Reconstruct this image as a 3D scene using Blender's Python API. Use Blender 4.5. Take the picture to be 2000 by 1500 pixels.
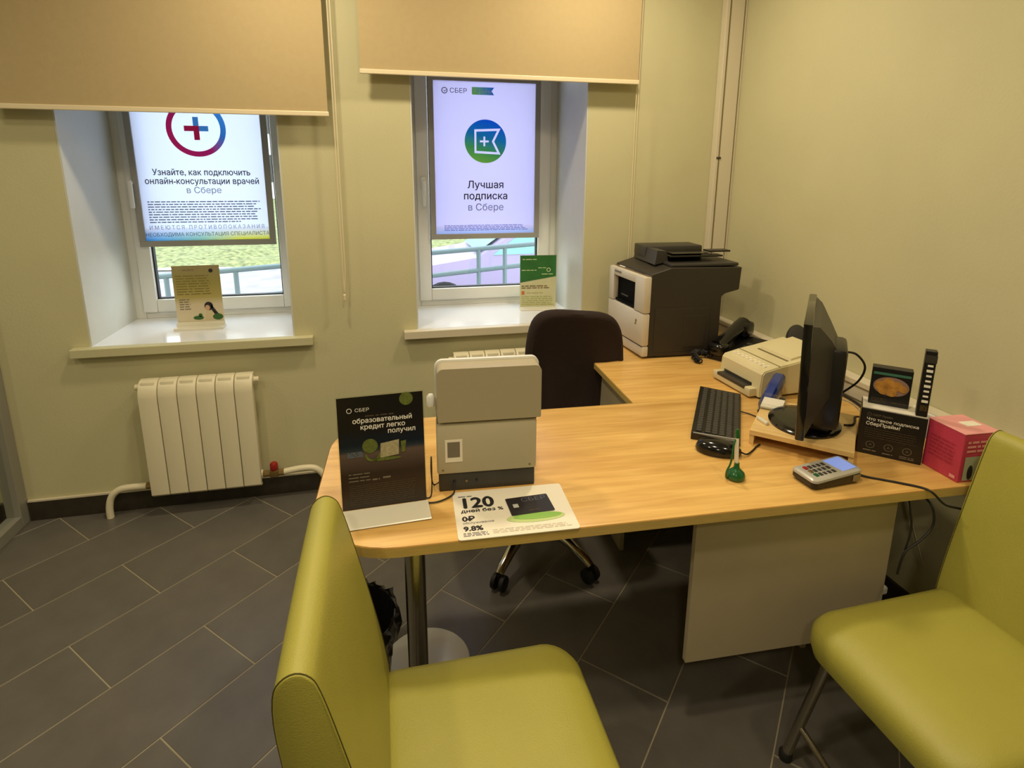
import bpy, bmesh, math, random
from mathutils import Vector, Matrix, Euler
from mathutils.geometry import delaunay_2d_cdt
import numpy as np
random.seed(7)
C = bpy.context.scene.collection
SC = bpy.context.scene
PI = math.pi
for o in list(bpy.data.objects): bpy.data.objects.remove(o)

# ------------------------------------------------------------------ camera
cd = bpy.data.cameras.new('camera'); cam = bpy.data.objects.new('camera', cd); C.objects.link(cam)
yaw, pitch, roll = math.radians(12.718), math.radians(12.616), math.radians(0.293)
f0 = Vector((math.sin(yaw), math.cos(yaw), 0)); r0 = Vector((math.cos(yaw), -math.sin(yaw), 0))
fw = f0*math.cos(pitch) - Vector((0, 0, 1))*math.sin(pitch); up = r0.cross(fw)
rr = r0*math.cos(roll) + up*math.sin(roll); uu = -r0*math.sin(roll) + up*math.cos(roll)
M = Matrix((rr, uu, -fw)).transposed().to_4x4(); M.translation = Vector((0, 0, 1.6))
cam.matrix_world = M
cd.sensor_fit = 'HORIZONTAL'; cd.sensor_width = 36; cd.lens = 36*1113.2/2000; cd.shift_y = -(750-582.4)/2000
cd.clip_start = 0.02; cd.clip_end = 300
SC.camera = cam

# ------------------------------------------------------------------ world, exposure
w = bpy.data.worlds.new('overcast_sky'); SC.world = w; w.use_nodes = True
bg = w.node_tree.nodes['Background']; bg.inputs[0].default_value = (0.86, 0.93, 1.0, 1); bg.inputs[1].default_value = 4.6
SC.view_settings.view_transform = 'Standard'; SC.view_settings.look = 'None'
SC.view_settings.exposure = 0.0; SC.view_settings.gamma = 1.0; SC.view_settings.use_curve_mapping = False

# ------------------------------------------------------------------ lamps of the room (in its ceiling)
WARM = (1.0, 0.84, 0.58)
def lamp(x, y, power, size=0.16, col=WARM, spread=PI):
    l = bpy.data.lights.new('ceiling_lamp', 'AREA'); l.shape = 'DISK'; l.size = size; l.energy = power; l.color = col; l.spread = spread
    o = bpy.data.objects.new('ceiling_lamp', l); C.objects.link(o); o.location = (x, y, 2.73); return o
for x, y, p in ((-0.35, 2.12, 12), (0.95, 2.15, 13), (0.25, 0.75, 12), (1.25, 0.35, 7), (-1.1, 0.5, 10), (-0.4, -0.9, 12), (-2.4, 1.4, 9)):
    lamp(x, y, p*1.14)

# ------------------------------------------------------------------ materials
def srgb(r, g, b):
    f = lambda c: (c/255/12.92) if c/255 <= .04045 else ((c/255+.055)/1.055)**2.4
    return (f(r), f(g), f(b), 1)
def mat(name, col, rough=.6, metal=0, noise=0, nscale=20, bump=0, bscale=200, spec=.5, coat=0, stretch=(1, 1, 1), rnd=0):
    m = bpy.data.materials.new(name); m.use_nodes = True; nt = m.node_tree; N = nt.nodes; L = nt.links
    b = N['Principled BSDF']; b.inputs['Base Color'].default_value = col; b.inputs['Roughness'].default_value = rough
    b.inputs['Metallic'].default_value = metal; b.inputs['Specular IOR Level'].default_value = spec; b.inputs['Coat Weight'].default_value = coat
    tc = N.new('ShaderNodeTexCoord'); mp = N.new('ShaderNodeMapping'); mp.inputs['Scale'].default_value = stretch
    L.new(tc.outputs['Object'], mp.inputs[0])
    last = None
    if noise:
        n = N.new('ShaderNodeTexNoise'); n.inputs['Scale'].default_value = nscale; n.inputs['Detail'].default_value = 5
        L.new(mp.outputs[0], n.inputs[0])
        r = N.new('ShaderNodeMapRange'); r.inputs[1].default_value = .25; r.inputs[2].default_value = .75
        r.inputs[3].default_value = 1-noise; r.inputs[4].default_value = 1+noise; L.new(n.outputs[0], r.inputs[0])
        last = r.outputs[0]
    if rnd:
        oi = N.new('ShaderNodeObjectInfo'); r2 = N.new('ShaderNodeMapRange'); r2.inputs[3].default_value = 1-rnd; r2.inputs[4].default_value = 1+rnd
        L.new(oi.outputs['Random'], r2.inputs[0])
        if last:
            mm = N.new('ShaderNodeMath'); mm.operation = 'MULTIPLY'; L.new(last, mm.inputs[0]); L.new(r2.outputs[0], mm.inputs[1]); last = mm.outputs[0]
        else: last = r2.outputs[0]
    if last:
        mx = N.new('ShaderNodeVectorMath'); mx.operation = 'SCALE'; mx.inputs[0].default_value = col[:3]; L.new(last, mx.inputs['Scale'])
        L.new(mx.outputs[0], b.inputs['Base Color'])
    if bump:
        n2 = N.new('ShaderNodeTexNoise'); n2.inputs['Scale'].default_value = bscale; n2.inputs['Detail'].default_value = 3; L.new(mp.outputs[0], n2.inputs[0])
        bp = N.new('ShaderNodeBump'); bp.inputs['Strength'].default_value = bump; bp.inputs['Distance'].default_value = .002
        L.new(n2.outputs[0], bp.inputs['Height']); L.new(bp.outputs[0], b.inputs['Normal'])
    return m
def grad(name, axis, lo, hi, stops, rough=.5, trans=0):
    """printed colour blend along one object axis"""
    m = bpy.data.materials.new(name); m.use_nodes = True; nt = m.node_tree; N = nt.nodes; L = nt.links; b = N['Principled BSDF']
    b.inputs['Roughness'].default_value = rough
    tc = N.new('ShaderNodeTexCoord'); dt = N.new('ShaderNodeVectorMath'); dt.operation = 'DOT_PRODUCT'; dt.inputs[1].default_value = axis
    L.new(tc.outputs['Object'], dt.inputs[0])
    r = N.new('ShaderNodeMapRange'); r.inputs[1].default_value = lo; r.inputs[2].default_value = hi; L.new(dt.outputs['Value'], r.inputs[0])
    cr = N.new('ShaderNodeValToRGB'); e = cr.color_ramp.elements
    e[0].position = stops[0][0]; e[0].color = stops[0][1]; e[1].position = stops[-1][0]; e[1].color = stops[-1][1]
    for p, c in stops[1:-1]:
        q = e.new(p); q.color = c
    L.new(r.outputs[0], cr.inputs[0]); L.new(cr.outputs[0], b.inputs['Base Color'])
    if trans: add_translucent(m, cr.outputs[0], None, trans)
    return m
def add_translucent(m, sock, col, f):
    N = m.node_tree.nodes; L = m.node_tree.links; b = N['Principled BSDF']; out = N['Material Output']
    t = N.new('ShaderNodeBsdfTranslucent'); mx = N.new('ShaderNodeMixShader'); mx.inputs[0].default_value = f
    if sock: L.new(sock, t.inputs[0])
    else: t.inputs[0].default_value = col
    L.new(b.outputs[0], mx.inputs[1]); L.new(t.outputs[0], mx.inputs[2]); L.new(mx.outputs[0], out.inputs[0])
def glassmat(name, tint=(1, 1, 1, 1), rough=.02, fac=None):
    m = bpy.data.materials.new(name); m.use_nodes = True; N = m.node_tree.nodes; L = m.node_tree.links
    N.remove(N['Principled BSDF']); out = N['Material Output']
    t = N.new('ShaderNodeBsdfTransparent'); t.inputs[0].default_value = tint
    g = N.new('ShaderNodeBsdfGlossy'); g.inputs['Roughness'].default_value = rough
    fr = N.new('ShaderNodeLayerWeight'); fr.inputs[0].default_value = .5; pw = N.new('ShaderNodeMath'); pw.operation = 'POWER'; pw.inputs[1].default_value = 5
    r = N.new('ShaderNodeMapRange'); r.inputs[3].default_value = .035; r.inputs[4].default_value = .9; mx = N.new('ShaderNodeMixShader')
    L.new(fr.outputs['Facing'], pw.inputs[0]); L.new(pw.outputs[0], r.inputs[0]); L.new(r.outputs[0], mx.inputs[0])
    L.new(t.outputs[0], mx.inputs[1]); L.new(g.outputs[0], mx.inputs[2]); L.new(mx.outputs[0], out.inputs[0]); return m
def woodmat(name, c1, c2, rough=.35, sc=1.0):
    m = bpy.data.materials.new(name); m.use_nodes = True; N = m.node_tree.nodes; L = m.node_tree.links; b = N['Principled BSDF']
    tc = N.new('ShaderNodeTexCoord'); mp = N.new('ShaderNodeMapping'); mp.inputs['Scale'].default_value = (1.6*sc, 22*sc, 22*sc); L.new(tc.outputs['Object'], mp.inputs[0])
    n = N.new('ShaderNodeTexNoise'); n.inputs['Scale'].default_value = 2; n.inputs['Detail'].default_value = 8; n.inputs['Distortion'].default_value = .8; L.new(mp.outputs[0], n.inputs[0])
    mp2 = N.new('ShaderNodeMapping'); mp2.inputs['Scale'].default_value = (1.2*sc, 5*sc, 5*sc); L.new(tc.outputs['Object'], mp2.inputs[0])
    n3 = N.new('ShaderNodeTexNoise'); n3.inputs['Scale'].default_value = 2.2; n3.inputs['Detail'].default_value = 3; L.new(mp2.outputs[0], n3.inputs[0])
    ad = N.new('ShaderNodeMix'); ad.data_type = 'FLOAT'; ad.inputs[0].default_value = .45; L.new(n.outputs[0], ad.inputs[2]); L.new(n3.outputs[0], ad.inputs[3])
    cr = N.new('ShaderNodeValToRGB'); cr.color_ramp.elements[0].position = .38; cr.color_ramp.elements[0].color = c1
    cr.color_ramp.elements[1].position = .62; cr.color_ramp.elements[1].color = c2
    L.new(ad.outputs[0], cr.inputs[0]); L.new(cr.outputs[0], b.inputs['Base Color']); b.inputs['Roughness'].default_value = rough
    return m
MT = {}
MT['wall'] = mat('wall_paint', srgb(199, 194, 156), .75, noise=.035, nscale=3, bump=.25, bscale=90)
MT['reveal'] = mat('white_reveal_paint', srgb(206, 208, 200), .5, noise=.04, nscale=6)
MT['white'] = mat('white_plastic', srgb(228, 228, 222), .3)
MT['sill'] = mat('white_glossy_sill', srgb(232, 234, 238), .18, coat=.3)
MT['trim'] = mat('cream_trunking', srgb(214, 205, 182), .4)
MT['base'] = mat('dark_baseboard_tile', srgb(52, 46, 38), .35, noise=.25, nscale=30)
MT['tile'] = mat('grey_brown_floor_tile', srgb(95, 91, 85), .36, noise=.12, nscale=9, bump=.2, bscale=60, rnd=.07)
MT['grout'] = mat('pale_grout', srgb(154, 145, 122), .8)
MT['ceil'] = mat('ceiling_white', srgb(225, 222, 210), .9)
MT['blind'] = mat('beige_blind_fabric', srgb(192, 172, 130), .85, noise=.03, nscale=40, bump=.2, bscale=700)
add_translucent(MT['blind'], None, srgb(205, 186, 142), .12)
MT['blindbar'] = mat('cream_blind_bar', srgb(226, 212, 180), .4)
MT['alu'] = mat('brushed_aluminium', srgb(150, 143, 128), .38, metal=.7)
MT['framegrey'] = mat('grey_poster_frame', srgb(160, 158, 150), .45, metal=.1)
MT['alugrey'] = mat('grey_partition_frame', srgb(150, 148, 138), .45, metal=.25)
MT['silver'] = mat('silver_plastic', srgb(186, 184, 176), .3, metal=.25)
MT['chrome'] = mat('chrome', srgb(210, 208, 200), .12, metal=1)
MT['dullchrome'] = mat('dull_chrome', srgb(172, 166, 152), .22, metal=1)
MT['black'] = mat('black_plastic', srgb(24, 22, 22), .35)
MT['gloss'] = mat('glossy_black_plastic', srgb(14, 13, 14), .14, coat=.2)
MT['rubber'] = mat('black_rubber', srgb(20, 19, 20), .6)
MT['dark'] = mat('dark_grey_plastic', srgb(54, 51, 46), .45)
MT['pbody'] = mat('charcoal_printer_plastic', srgb(50, 45, 38), .5, noise=.06, nscale=60)
MT['slot'] = mat('matt_black_recess', srgb(14, 13, 13), .8, spec=.1)
MT['pctl'] = mat('brown_grey_panel_plastic', srgb(98, 86, 68), .5)
MT['pfront'] = mat('pale_printer_plastic', srgb(206, 198, 182), .4)
MT['fax'] = mat('ivory_fax_plastic', srgb(214, 203, 162), .45)
MT['faxd'] = mat('ivory_fax_plastic_shadow_line', srgb(120, 108, 76), .6)
MT['term'] = mat('grey_beige_plastic', srgb(168, 158, 132), .45)
MT['term2'] = mat('light_grey_beige_plastic', srgb(184, 176, 150), .45)
MT['fabric'] = mat('dark_brown_fabric', srgb(38, 24, 18), .95, noise=.15, nscale=120, bump=.4, bscale=500)
MT['leather'] = mat('lime_green_leatherette', srgb(166, 160, 70), .42, noise=.05, nscale=5, bump=.35, bscale=420)
MT['seam'] = mat('dark_green_seam', srgb(84, 78, 26), .8)
MT['panel'] = mat('grey_laminate', srgb(172, 160, 134), .5, noise=.03, nscale=12)
MT['wood'] = woodmat('beech_laminate', srgb(204, 158, 86), srgb(230, 188, 112))
MT['wood2'] = woodmat('pale_beech_laminate', srgb(222, 186, 120), srgb(236, 204, 142), .4, 2.5)
MT['edge'] = mat('shaded_edge_band', srgb(194, 166, 98), .4, noise=.08, nscale=6, stretch=(4, 30, 30))  # same beech as the desktop, with the edge's shade put into the colour
MT['rad'] = mat('cream_radiator_enamel', srgb(226, 218, 190), .35)
MT['brass'] = mat('worn_brass', srgb(150, 126, 84), .4, metal=.8)
MT['red'] = mat('red_plastic', srgb(150, 30, 26), .4)
MT['paper'] = mat('white_paper', srgb(236, 230, 214), .6)
MT['acrylic'] = glassmat('clear_acrylic', (.95, .96, .95, 1))
MT['frost'] = mat('milky_acrylic', srgb(226, 222, 204), .25)
MT['pane'] = glassmat('window_glass', (.96, .98, .98, 1))
MT['ink'] = mat('black_ink', srgb(30, 30, 36), .6)
MT['inkgrey'] = mat('grey_ink', srgb(96, 98, 112), .6)
MT['inkwhite'] = mat('white_ink', srgb(236, 234, 226), .6)
MT['inkdim'] = mat('dim_ink', srgb(120, 112, 96), .6)
MT['inkdim2'] = mat('faint_brown_ink', srgb(76, 64, 50), .6)
MT['green'] = mat('green_plastic', srgb(24, 92, 44), .2, coat=.3)
MT['blue'] = mat('blue_plastic', srgb(28, 52, 130), .25, coat=.4)
MT['pink'] = mat('pink_card', srgb(196, 62, 92), .45)
MT['pinkpale'] = mat('pale_pink_card', srgb(232, 160, 160), .4)
MT['boxblack'] = mat('black_card', srgb(22, 20, 20), .35)
MT['car'] = mat('white_car_paint', srgb(150, 138, 170), .3, coat=.3)
MT['carglass'] = mat('mint_windscreen', srgb(120, 182, 164), .2)
MT['railing'] = mat('galvanised_rail', srgb(104, 122, 128), .45, metal=.3)
MT['asphalt'] = mat('pale_paving', srgb(140, 136, 138), .9, noise=.25, nscale=2)
MT['grass'] = mat('mown_grass', srgb(118, 124, 78), .9, noise=.75, nscale=9.0)
MT['facade'] = mat('pale_facade', srgb(190, 188, 184), .9)

# ------------------------------------------------------------------ helpers
class Sh:
    """collects shapes into one mesh"""
    def __init__(s): s.bm = bmesh.new()
    def _merge(s, t, mx=None):
        if mx is not None: bmesh.ops.transform(t, matrix=mx, verts=t.verts)
        me = bpy.data.meshes.new('tmp'); t.to_mesh(me); t.free(); s.bm.from_mesh(me); bpy.data.meshes.remove(me)
    def box(s, x0, x1, y0, y1, z0, z1, bev=0, seg=2, mx=None):
        t = bmesh.new(); bmesh.ops.create_cube(t, size=1)
        for v in t.verts: v.co = Vector(((x0+x1)/2+v.co.x*(x1-x0), (y0+y1)/2+v.co.y*(y1-y0), (z0+z1)/2+v.co.z*(z1-z0)))
        if bev: bmesh.ops.bevel(t, geom=t.edges[:], offset=bev, segments=seg, profile=.5, affect='EDGES')
        s._merge(t, mx); return s
    def prism(s, pts, z0, z1, bev=0, mx=None, seg=2):
        t = bmesh.new(); n = len(pts)
        a = [t.verts.new((p[0], p[1], z0)) for p in pts]; b = [t.verts.new((p[0], p[1], z1)) for p in pts]
        t.faces.new(a[::-1]); t.faces.new(b)
        for i in range(n): t.faces.new((a[i], a[(i+1) % n], b[(i+1) % n], b[i]))
        bmesh.ops.recalc_face_normals(t, faces=t.faces)
        if bev:
            es = [e for e in t.edges if abs(e.verts[0].co.z-e.verts[1].co.z) < 1e-6]
            bmesh.ops.bevel(t, geom=es, offset=bev, segments=seg, profile=.5, affect='EDGES')
        s._merge(t, mx); return s
    def loft(s, secs, caps=True, closed=False, mx=None):
        t = bmesh.new(); R = [[t.verts.new(p) for p in sec] for sec in secs]; n = len(secs[0])
        m = len(R)
        for i in range(m if closed else m-1):
            A, B = R[i], R[(i+1) % m]
            for j in range(n): t.faces.new((A[j], A[(j+1) % n], B[(j+1) % n], B[j]))
        if caps and not closed: t.faces.new(R[0][::-1]); t.faces.new(R[-1])
        bmesh.ops.recalc_face_normals(t, faces=t.faces); s._merge(t, mx); return s
    def lathe(s, prof, n=32, mx=None):
        secs = []
        for r, z in prof: secs.append([Vector((r*math.cos(2*PI*k/n), r*math.sin(2*PI*k/n), z)) for k in range(n)])
        return s.loft(secs, mx=mx)
    def tube(s, pts, r, n=10, mx=None, rads=None, smooth=0):
        P = [Vector(p) for p in pts]
        if smooth:
            Q = []
            for i in range(len(P)-1):
                p0 = P[max(i-1, 0)]; p1 = P[i]; p2 = P[i+1]; p3 = P[min(i+2, len(P)-1)]
                for k in range(smooth):
                    u = k/smooth
                    Q.append(.5*((2*p1)+(p2-p0)*u+(2*p0-5*p1+4*p2-p3)*u*u+(3*p1-p0-3*p2+p3)*u**3))
            Q.append(P[-1]); P = Q
        secs = []; prev = None
        for i, p in enumerate(P):
            d = (P[min(i+1, len(P)-1)]-P[max(i-1, 0)]).normalized()
            a = prev if prev else (Vector((0, 0, 1)) if abs(d.z) < .9 else Vector((1, 0, 0)))
            x = (a - d*a.dot(d)).normalized(); prev = x; y = d.cross(x); q = rads[i] if rads else r
            secs.append([p+(x*math.cos(2*PI*k/n)+y*math.sin(2*PI*k/n))*q for k in range(n)])
        return s.loft(secs, mx=mx)
    def quad(s, pts):
        s.bm.faces.new([s.bm.verts.new(p) for p in pts]); return s
def obj(name, sh, m, parent=None, smooth=False, mx=None, label=None):
    bm = sh.bm if isinstance(sh, Sh) else sh
    me = bpy.data.meshes.new(name); bm.to_mesh(me); bm.free()
    if smooth:
        for p in me.polygons: p.use_smooth = True
        me.set_sharp_from_angle(angle=math.radians(smooth if smooth is not True else 40))
    me.materials.append(MT[m] if isinstance(m, str) else m)
    o = bpy.data.objects.new(name, me); C.objects.link(o)
    if parent: o.parent = parent
    if mx is not None: o.matrix_local = mx
    if label: o['label'] = label
    return o
def thing(name, label, cat, loc=(0, 0, 0), rz=0, group=None):
    o = bpy.data.objects.new(name, None); C.objects.link(o); o.location = loc; o.rotation_euler = (0, 0, rz)
    o.empty_display_size = .05; o['label'] = label; o['category'] = cat
    if group: o['group'] = group
    return o
def tag(o, label, cat, group=None, kind=None):
    o['label'] = label; o['category'] = cat
    if group: o['group'] = group
    if kind: o['kind'] = kind
    return o
def rebase(o):
    """put the origin of a top-level mesh at its own base"""
    me = o.data; xs = [v.co for v in me.vertices]
    b = Vector(((min(v.x for v in xs)+max(v.x for v in xs))/2, (min(v.y for v in xs)+max(v.y for v in xs))/2, min(v.z for v in xs)))
    me.transform(Matrix.Translation(-b)); o.location = o.location+b; return o
def struct(name, sh, m, parent=None, smooth=False):
    o = obj(name, sh, m, parent, smooth)
    if not parent: o['kind'] = 'structure'
    return o
def T(x=0, y=0, z=0, rx=0, ry=0, rz=0): return Matrix.Translation((x, y, z)) @ Euler((rx, ry, rz)).to_matrix().to_4x4()
def rrect(x0, x1, y0, y1, r, n=6):
    P = []
    rs = r if isinstance(r, (list, tuple)) else (r,)*4
    for (cx, cy, a, q) in ((x1-rs[0], y1-rs[0], 0, rs[0]), (x0+rs[1], y1-rs[1], PI/2, rs[1]), (x0+rs[2], y0+rs[2], PI, rs[2]), (x1-rs[3], y0+rs[3], 1.5*PI, rs[3])):
        for k in range(n+1):
            t = a+PI/2*k/n; P.append((cx+q*math.cos(t), cy+q*math.sin(t)))
    return P
# printed matter: flat shapes in the local XY plane of the sheet they are printed on
texts = []
def text(parent, s, size, x, y, m, mx, layer=1, align='CENTER', bold=0, sx=1.0, space=1.0, name='lettering'):
    cu = bpy.data.curves.new('lettering', 'FONT'); cu.body = s; cu.size = 1; cu.fill_mode = 'NONE'; cu.align_x = align; cu.space_character = space
    cu.resolution_u = 4
    o = bpy.data.objects.new(name, cu); C.objects.link(o)
    texts.append((o, parent, mx @ Matrix.Translation((x, y, .0005*layer)) @ Matrix.Diagonal((sx, 1, 1, 1)), m, name, bold, size)); return o
def flat(parent, name, polys, m, mx, layer=1):
    bm = bmesh.new()
    for P in polys: bm.faces.new([bm.verts.new((p[0], p[1], 0)) for p in P])
    return obj(name, bm, m, parent, mx=mx @ Matrix.Translation((0, 0, .0005*layer)))
def R4(x0, x1, y0, y1): return [(x0, y0), (x1, y0), (x1, y1), (x0, y1)]
def disc(cx, cy, r, n=40, ry=None): return [(cx+r*math.cos(2*PI*k/n), cy+(ry or r)*math.sin(2*PI*k/n)) for k in range(n)]
def ring(cx, cy, r0, r1, n=48, a0=0, a1=2*PI):
    out = []
    for k in range(n):
        a = a0+(a1-a0)*k/n; b = a0+(a1-a0)*(k+1)/n
        out.append([(cx+r0*math.cos(a), cy+r0*math.sin(a)), (cx+r1*math.cos(a), cy+r1*math.sin(a)), (cx+r1*math.cos(b), cy+r1*math.sin(b)), (cx+r0*math.cos(b), cy+r0*math.sin(b))])
    return out
def fine(x0, x1, y0, y1, rows, h=.5, cw=.012, last=1.0):
    out = []; st = (y1-y0)/rows
    for i in range(rows):
        yy = y1-st*(i+.5); x = x0; xe = x0+(x1-x0)*(last if i == rows-1 else random.uniform(.93, 1))
        while x < xe:
            wd = cw*random.uniform(.6, 2.6); e = min(x+wd, xe); out.append(R4(x, e, yy-st*h/2, yy+st*h/2)); x = e+cw*.35
    return out

# ------------------------------------------------------------------ room shell
D = 2.80; XR = 1.82; XL = -3.3; YF = -2.6; ZC = 2.75
W1 = (-1.306, -.437); W2 = (.143, 1.016); ZS = .82; ZT = 2.32
s = Sh(); s.box(XL-.1, XR+.1, YF-.1, D+.02, -.12, -.0016); fl = struct('floor', s, 'grout')
# floor tiles 600 x 300 in rows at 45 degrees
def clip(P, ax, v, keep_less):
    out = []
    for i in range(len(P)):
        a, b = P[i], P[(i+1) % len(P)]
        ia = (a[ax] <= v) == keep_less; ib = (b[ax] <= v) == keep_less
        if ia: out.append(a)
        if ia != ib:
            t = (v-a[ax])/(b[ax]-a[ax]); out.append((a[0]+(b[0]-a[0])*t, a[1]+(b[1]-a[1])*t))
    return out
ca = math.cos(PI/4); A0 = Vector((-.5642*1.6, 1.3447*1.6))     # a measured joint corner
ex = Vector((ca, ca)); ey = Vector((-ca, ca)); g = .0023
tn = 0
for j in range(-14, 15):
    for i in range(-10, 11):
        off = 0 if j % 2 == 0 else .3
        P = []
        for (u, v) in ((g, g), (.6-g, g), (.6-g, .3-g), (g, .3-g)):
            q = A0+ex*(i*.6+off+u)+ey*(j*.3+v); P.append((q.x, q.y))
        for ax, v, k in ((0, XR-.001, True), (0, -2.55, False), (1, D-.001, True), (1, -.9, False)):
            if len(P) > 2: P = clip(P, ax, v, k)
        if len(P) < 3: continue
        ar = abs(sum(P[k][0]*P[(k+1) % len(P)][1]-P[(k+1) % len(P)][0]*P[k][1] for k in range(len(P))))/2
        if ar < .002: continue
        Q = []
        for p in P:
            if not Q or (Vector(p)-Vector(Q[-1])).length > 1e-4: Q.append(p)
        cx = sum(p[0] for p in Q)/len(Q); cy = sum(p[1] for p in Q)/len(Q)
        s = Sh(); s.prism([(p[0]-cx, p[1]-cy) for p in Q], -.006, 0, bev=.0007, seg=1)
        o = obj('tile', s, 'tile', fl, mx=T(cx, cy, 0)); tn += 1
s = Sh(); s.box(XL-.1, -2.552, YF, D-.001, -.0016, 0); s.box(-2.55, XR, YF, -.902, -.0016, 0); obj('far_paving', s, 'tile', fl)
# window wall with two deep openings
s = Sh()
for x0, x1 in ((XL-.1, W1[0]), (W1[1], W2[0]), (W2[1], XR+.12)): s.box(x0, x1, D, 3.52, 0, ZC)
for a, b in (W1, W2): s.box(a, b, D, 3.52, 0, ZS-.04); s.box(a, b, D, 3.52, ZT, ZC)
struct('wall_back', s, 'wall')
s = Sh(); s.box(XR, XR+.12, YF, D, 0, ZC); struct('wall_right', s, 'wall')
s = Sh(); s.box(XL-.1, XL, YF, D, 0, ZC); struct('wall_left', s, 'wall')
s = Sh(); s.box(XL-.1, XR+.12, YF-.1, YF, 0, ZC); struct('wall_front', s, 'wall')
s = Sh(); s.box(XL-.1, XR+.12, YF-.1, 3.52, ZC, ZC+.1); struct('ceiling', s, 'ceil')
s = Sh(); s.box(-1.655, XR-.012, D-.012, D-.0005, 0, .095, .002); b1 = struct('baseboard_back', s, 'base')
s = Sh(); s.box(-1.655, XR-.012, D-.013, D-.0005, .095, .103); obj('top_strip', s, 'trim', b1)
s = Sh(); s.box(XL+.01, -1.725, D-.012, D-.0005, 0, .103, .002); struct('baseboard_left', s, 'base')
s = Sh(); s.box(XR-.012, XR-.0005, -2.4, D-.012, 0, .1, .002); struct('baseboard_right', s, 'base')

# ------------------------------------------------------------------ windows
def window(n, a, b):
    fy = 3.30
    s = Sh()   # fixed frame
    for x0, x1, z0, z1 in ((a+.004, a+.055, ZS, ZT), (b-.055, b-.004, ZS, ZT), (a+.055, b-.055, ZS, ZS+.04), (a+.055, b-.055, ZT-.05, ZT)):
        s.box(x0, x1, fy, fy+.07, z0, z1, .004)
    fr = struct('window_%d' % n, s, 'white', smooth=True)
    s = Sh()   # sash
    L, Rr, Bt, Tp = a+.05, b-.05, ZS+.035, ZT-.045; wd = .068
    for x0, x1, z0, z1 in ((L, L+wd, Bt, Tp), (Rr-wd, Rr, Bt, Tp), (L+wd, Rr-wd, Bt, Bt+wd), (L+wd, Rr-wd, Tp-wd, Tp)):
        s.box(x0, x1, fy-.018, fy+.045, z0, z1, .005)
    sa = obj('sash', s, 'white', fr, True)
    s = Sh()
    for x0, x1, z0, z1 in ((L+wd-.001, L+wd+.007, Bt+wd, Tp-wd), (Rr-wd-.007, Rr-wd+.001, Bt+wd, Tp-wd), (L+wd, Rr-wd, Bt+wd-.001, Bt+wd+.006), (L+wd, Rr-wd, Tp-wd-.006, Tp-wd+.001)):
        s.box(x0, x1, fy+.004, fy+.034, z0, z1)
    obj('gasket', s, 'rubber', sa, label='black rubber gasket')
    s = Sh(); s.box(L+wd-.004, Rr-wd+.004, fy+.012, fy+.03, Bt+wd-.004, Tp-wd+.004); obj('pane', s, 'pane', sa)
    s = Sh(); hx = L+.034; hz = 1.53
    s.box(hx-.014, hx+.014, fy-.03, fy-.018, hz-.035, hz+.035, .004); s.tube([(hx, fy-.02, hz), (hx, fy-.055, hz)], .009)
    s.box(hx-.010, hx+.010, fy-.068, fy-.052, hz-.125, hz+.014, .006)
    obj('handle', s, 'white', sa, True)
    s = Sh(); s.box(a+.0003, a+.008, D+.001, fy, ZS, ZT); obj('reveal_lining', s, 'reveal', fr)
    s = Sh(); s.box(b-.008, b-.0003, D+.001, fy, ZS, ZT); obj('reveal_lining', s, 'reveal', fr)
    s = Sh(); s.box(a+.008, b-.008, D+.001, fy, ZT-.008, ZT-.0003); obj('reveal_lining', s, 'reveal', fr)
    s = Sh(); s.box(a+.0003, b-.0003, D-.001, fy+.06, ZS-.04, ZS); sl = obj('window_sill', s, 'sill', fr)
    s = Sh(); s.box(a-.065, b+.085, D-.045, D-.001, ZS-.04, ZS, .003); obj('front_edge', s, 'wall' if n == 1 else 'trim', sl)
    return fr
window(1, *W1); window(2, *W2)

# cable trunking: vertical box in the corner, horizontal one along the right wall
s = Sh(); s.box(1.705, XR-.0005, D-.045, D-.0005, .80, ZC-.001, .003); t1 = struct('trim_1', s, 'trim')
s = Sh(); s.box(1.722, 1.728, D-.047, D-.044, .82, ZC-.002); s.box(1.802, 1.806, D-.047, D-.044, .82, ZC-.002); obj('joint_line', s, 'faxd', t1)
s = Sh(); s.box(1.712, 1.735, D-.05, D-.044, 1.665, 1.675, .001); obj('latch', s, 'dark', t1, label='small dark latch hole')
s = Sh(); s.box(1.765, XR-.0005, -.6, D-.047, .715, .815, .004); t2 = struct('trim_2', s, 'trim')
s = Sh(); s.box(1.7625, 1.766, -.6, D-.05, .79, .794); s.box(1.7625, 1.766, -.6, D-.05, .738, .742); obj('joint_line', s, 'faxd', t2)
s = Sh(); s.box(1.757, 1.768, 1.33, 1.47, .722, .81, .004); obj('socket_cover', s, 'white', t2)

# ------------------------------------------------------------------ glass partition on the left
pt = thing('glass_partition', 'grey metal framed glass partition at the left edge, meeting the window wall', 'partition', (-1.69, D-.03, 0))
s = Sh(); s.box(-.03, .03, -.03, .028, 0, ZC-.001, .003); obj('post', s, 'alugrey', pt)
s = Sh(); s.box(-.03, .03, -3.3, -.03, 0, .055, .003); obj('bottom_rail', s, 'alugrey', pt)
s = Sh(); s.box(-.004, .004, -3.3, -.03, .055, ZC-.002); obj('pane', s, 'pane', pt)

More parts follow.
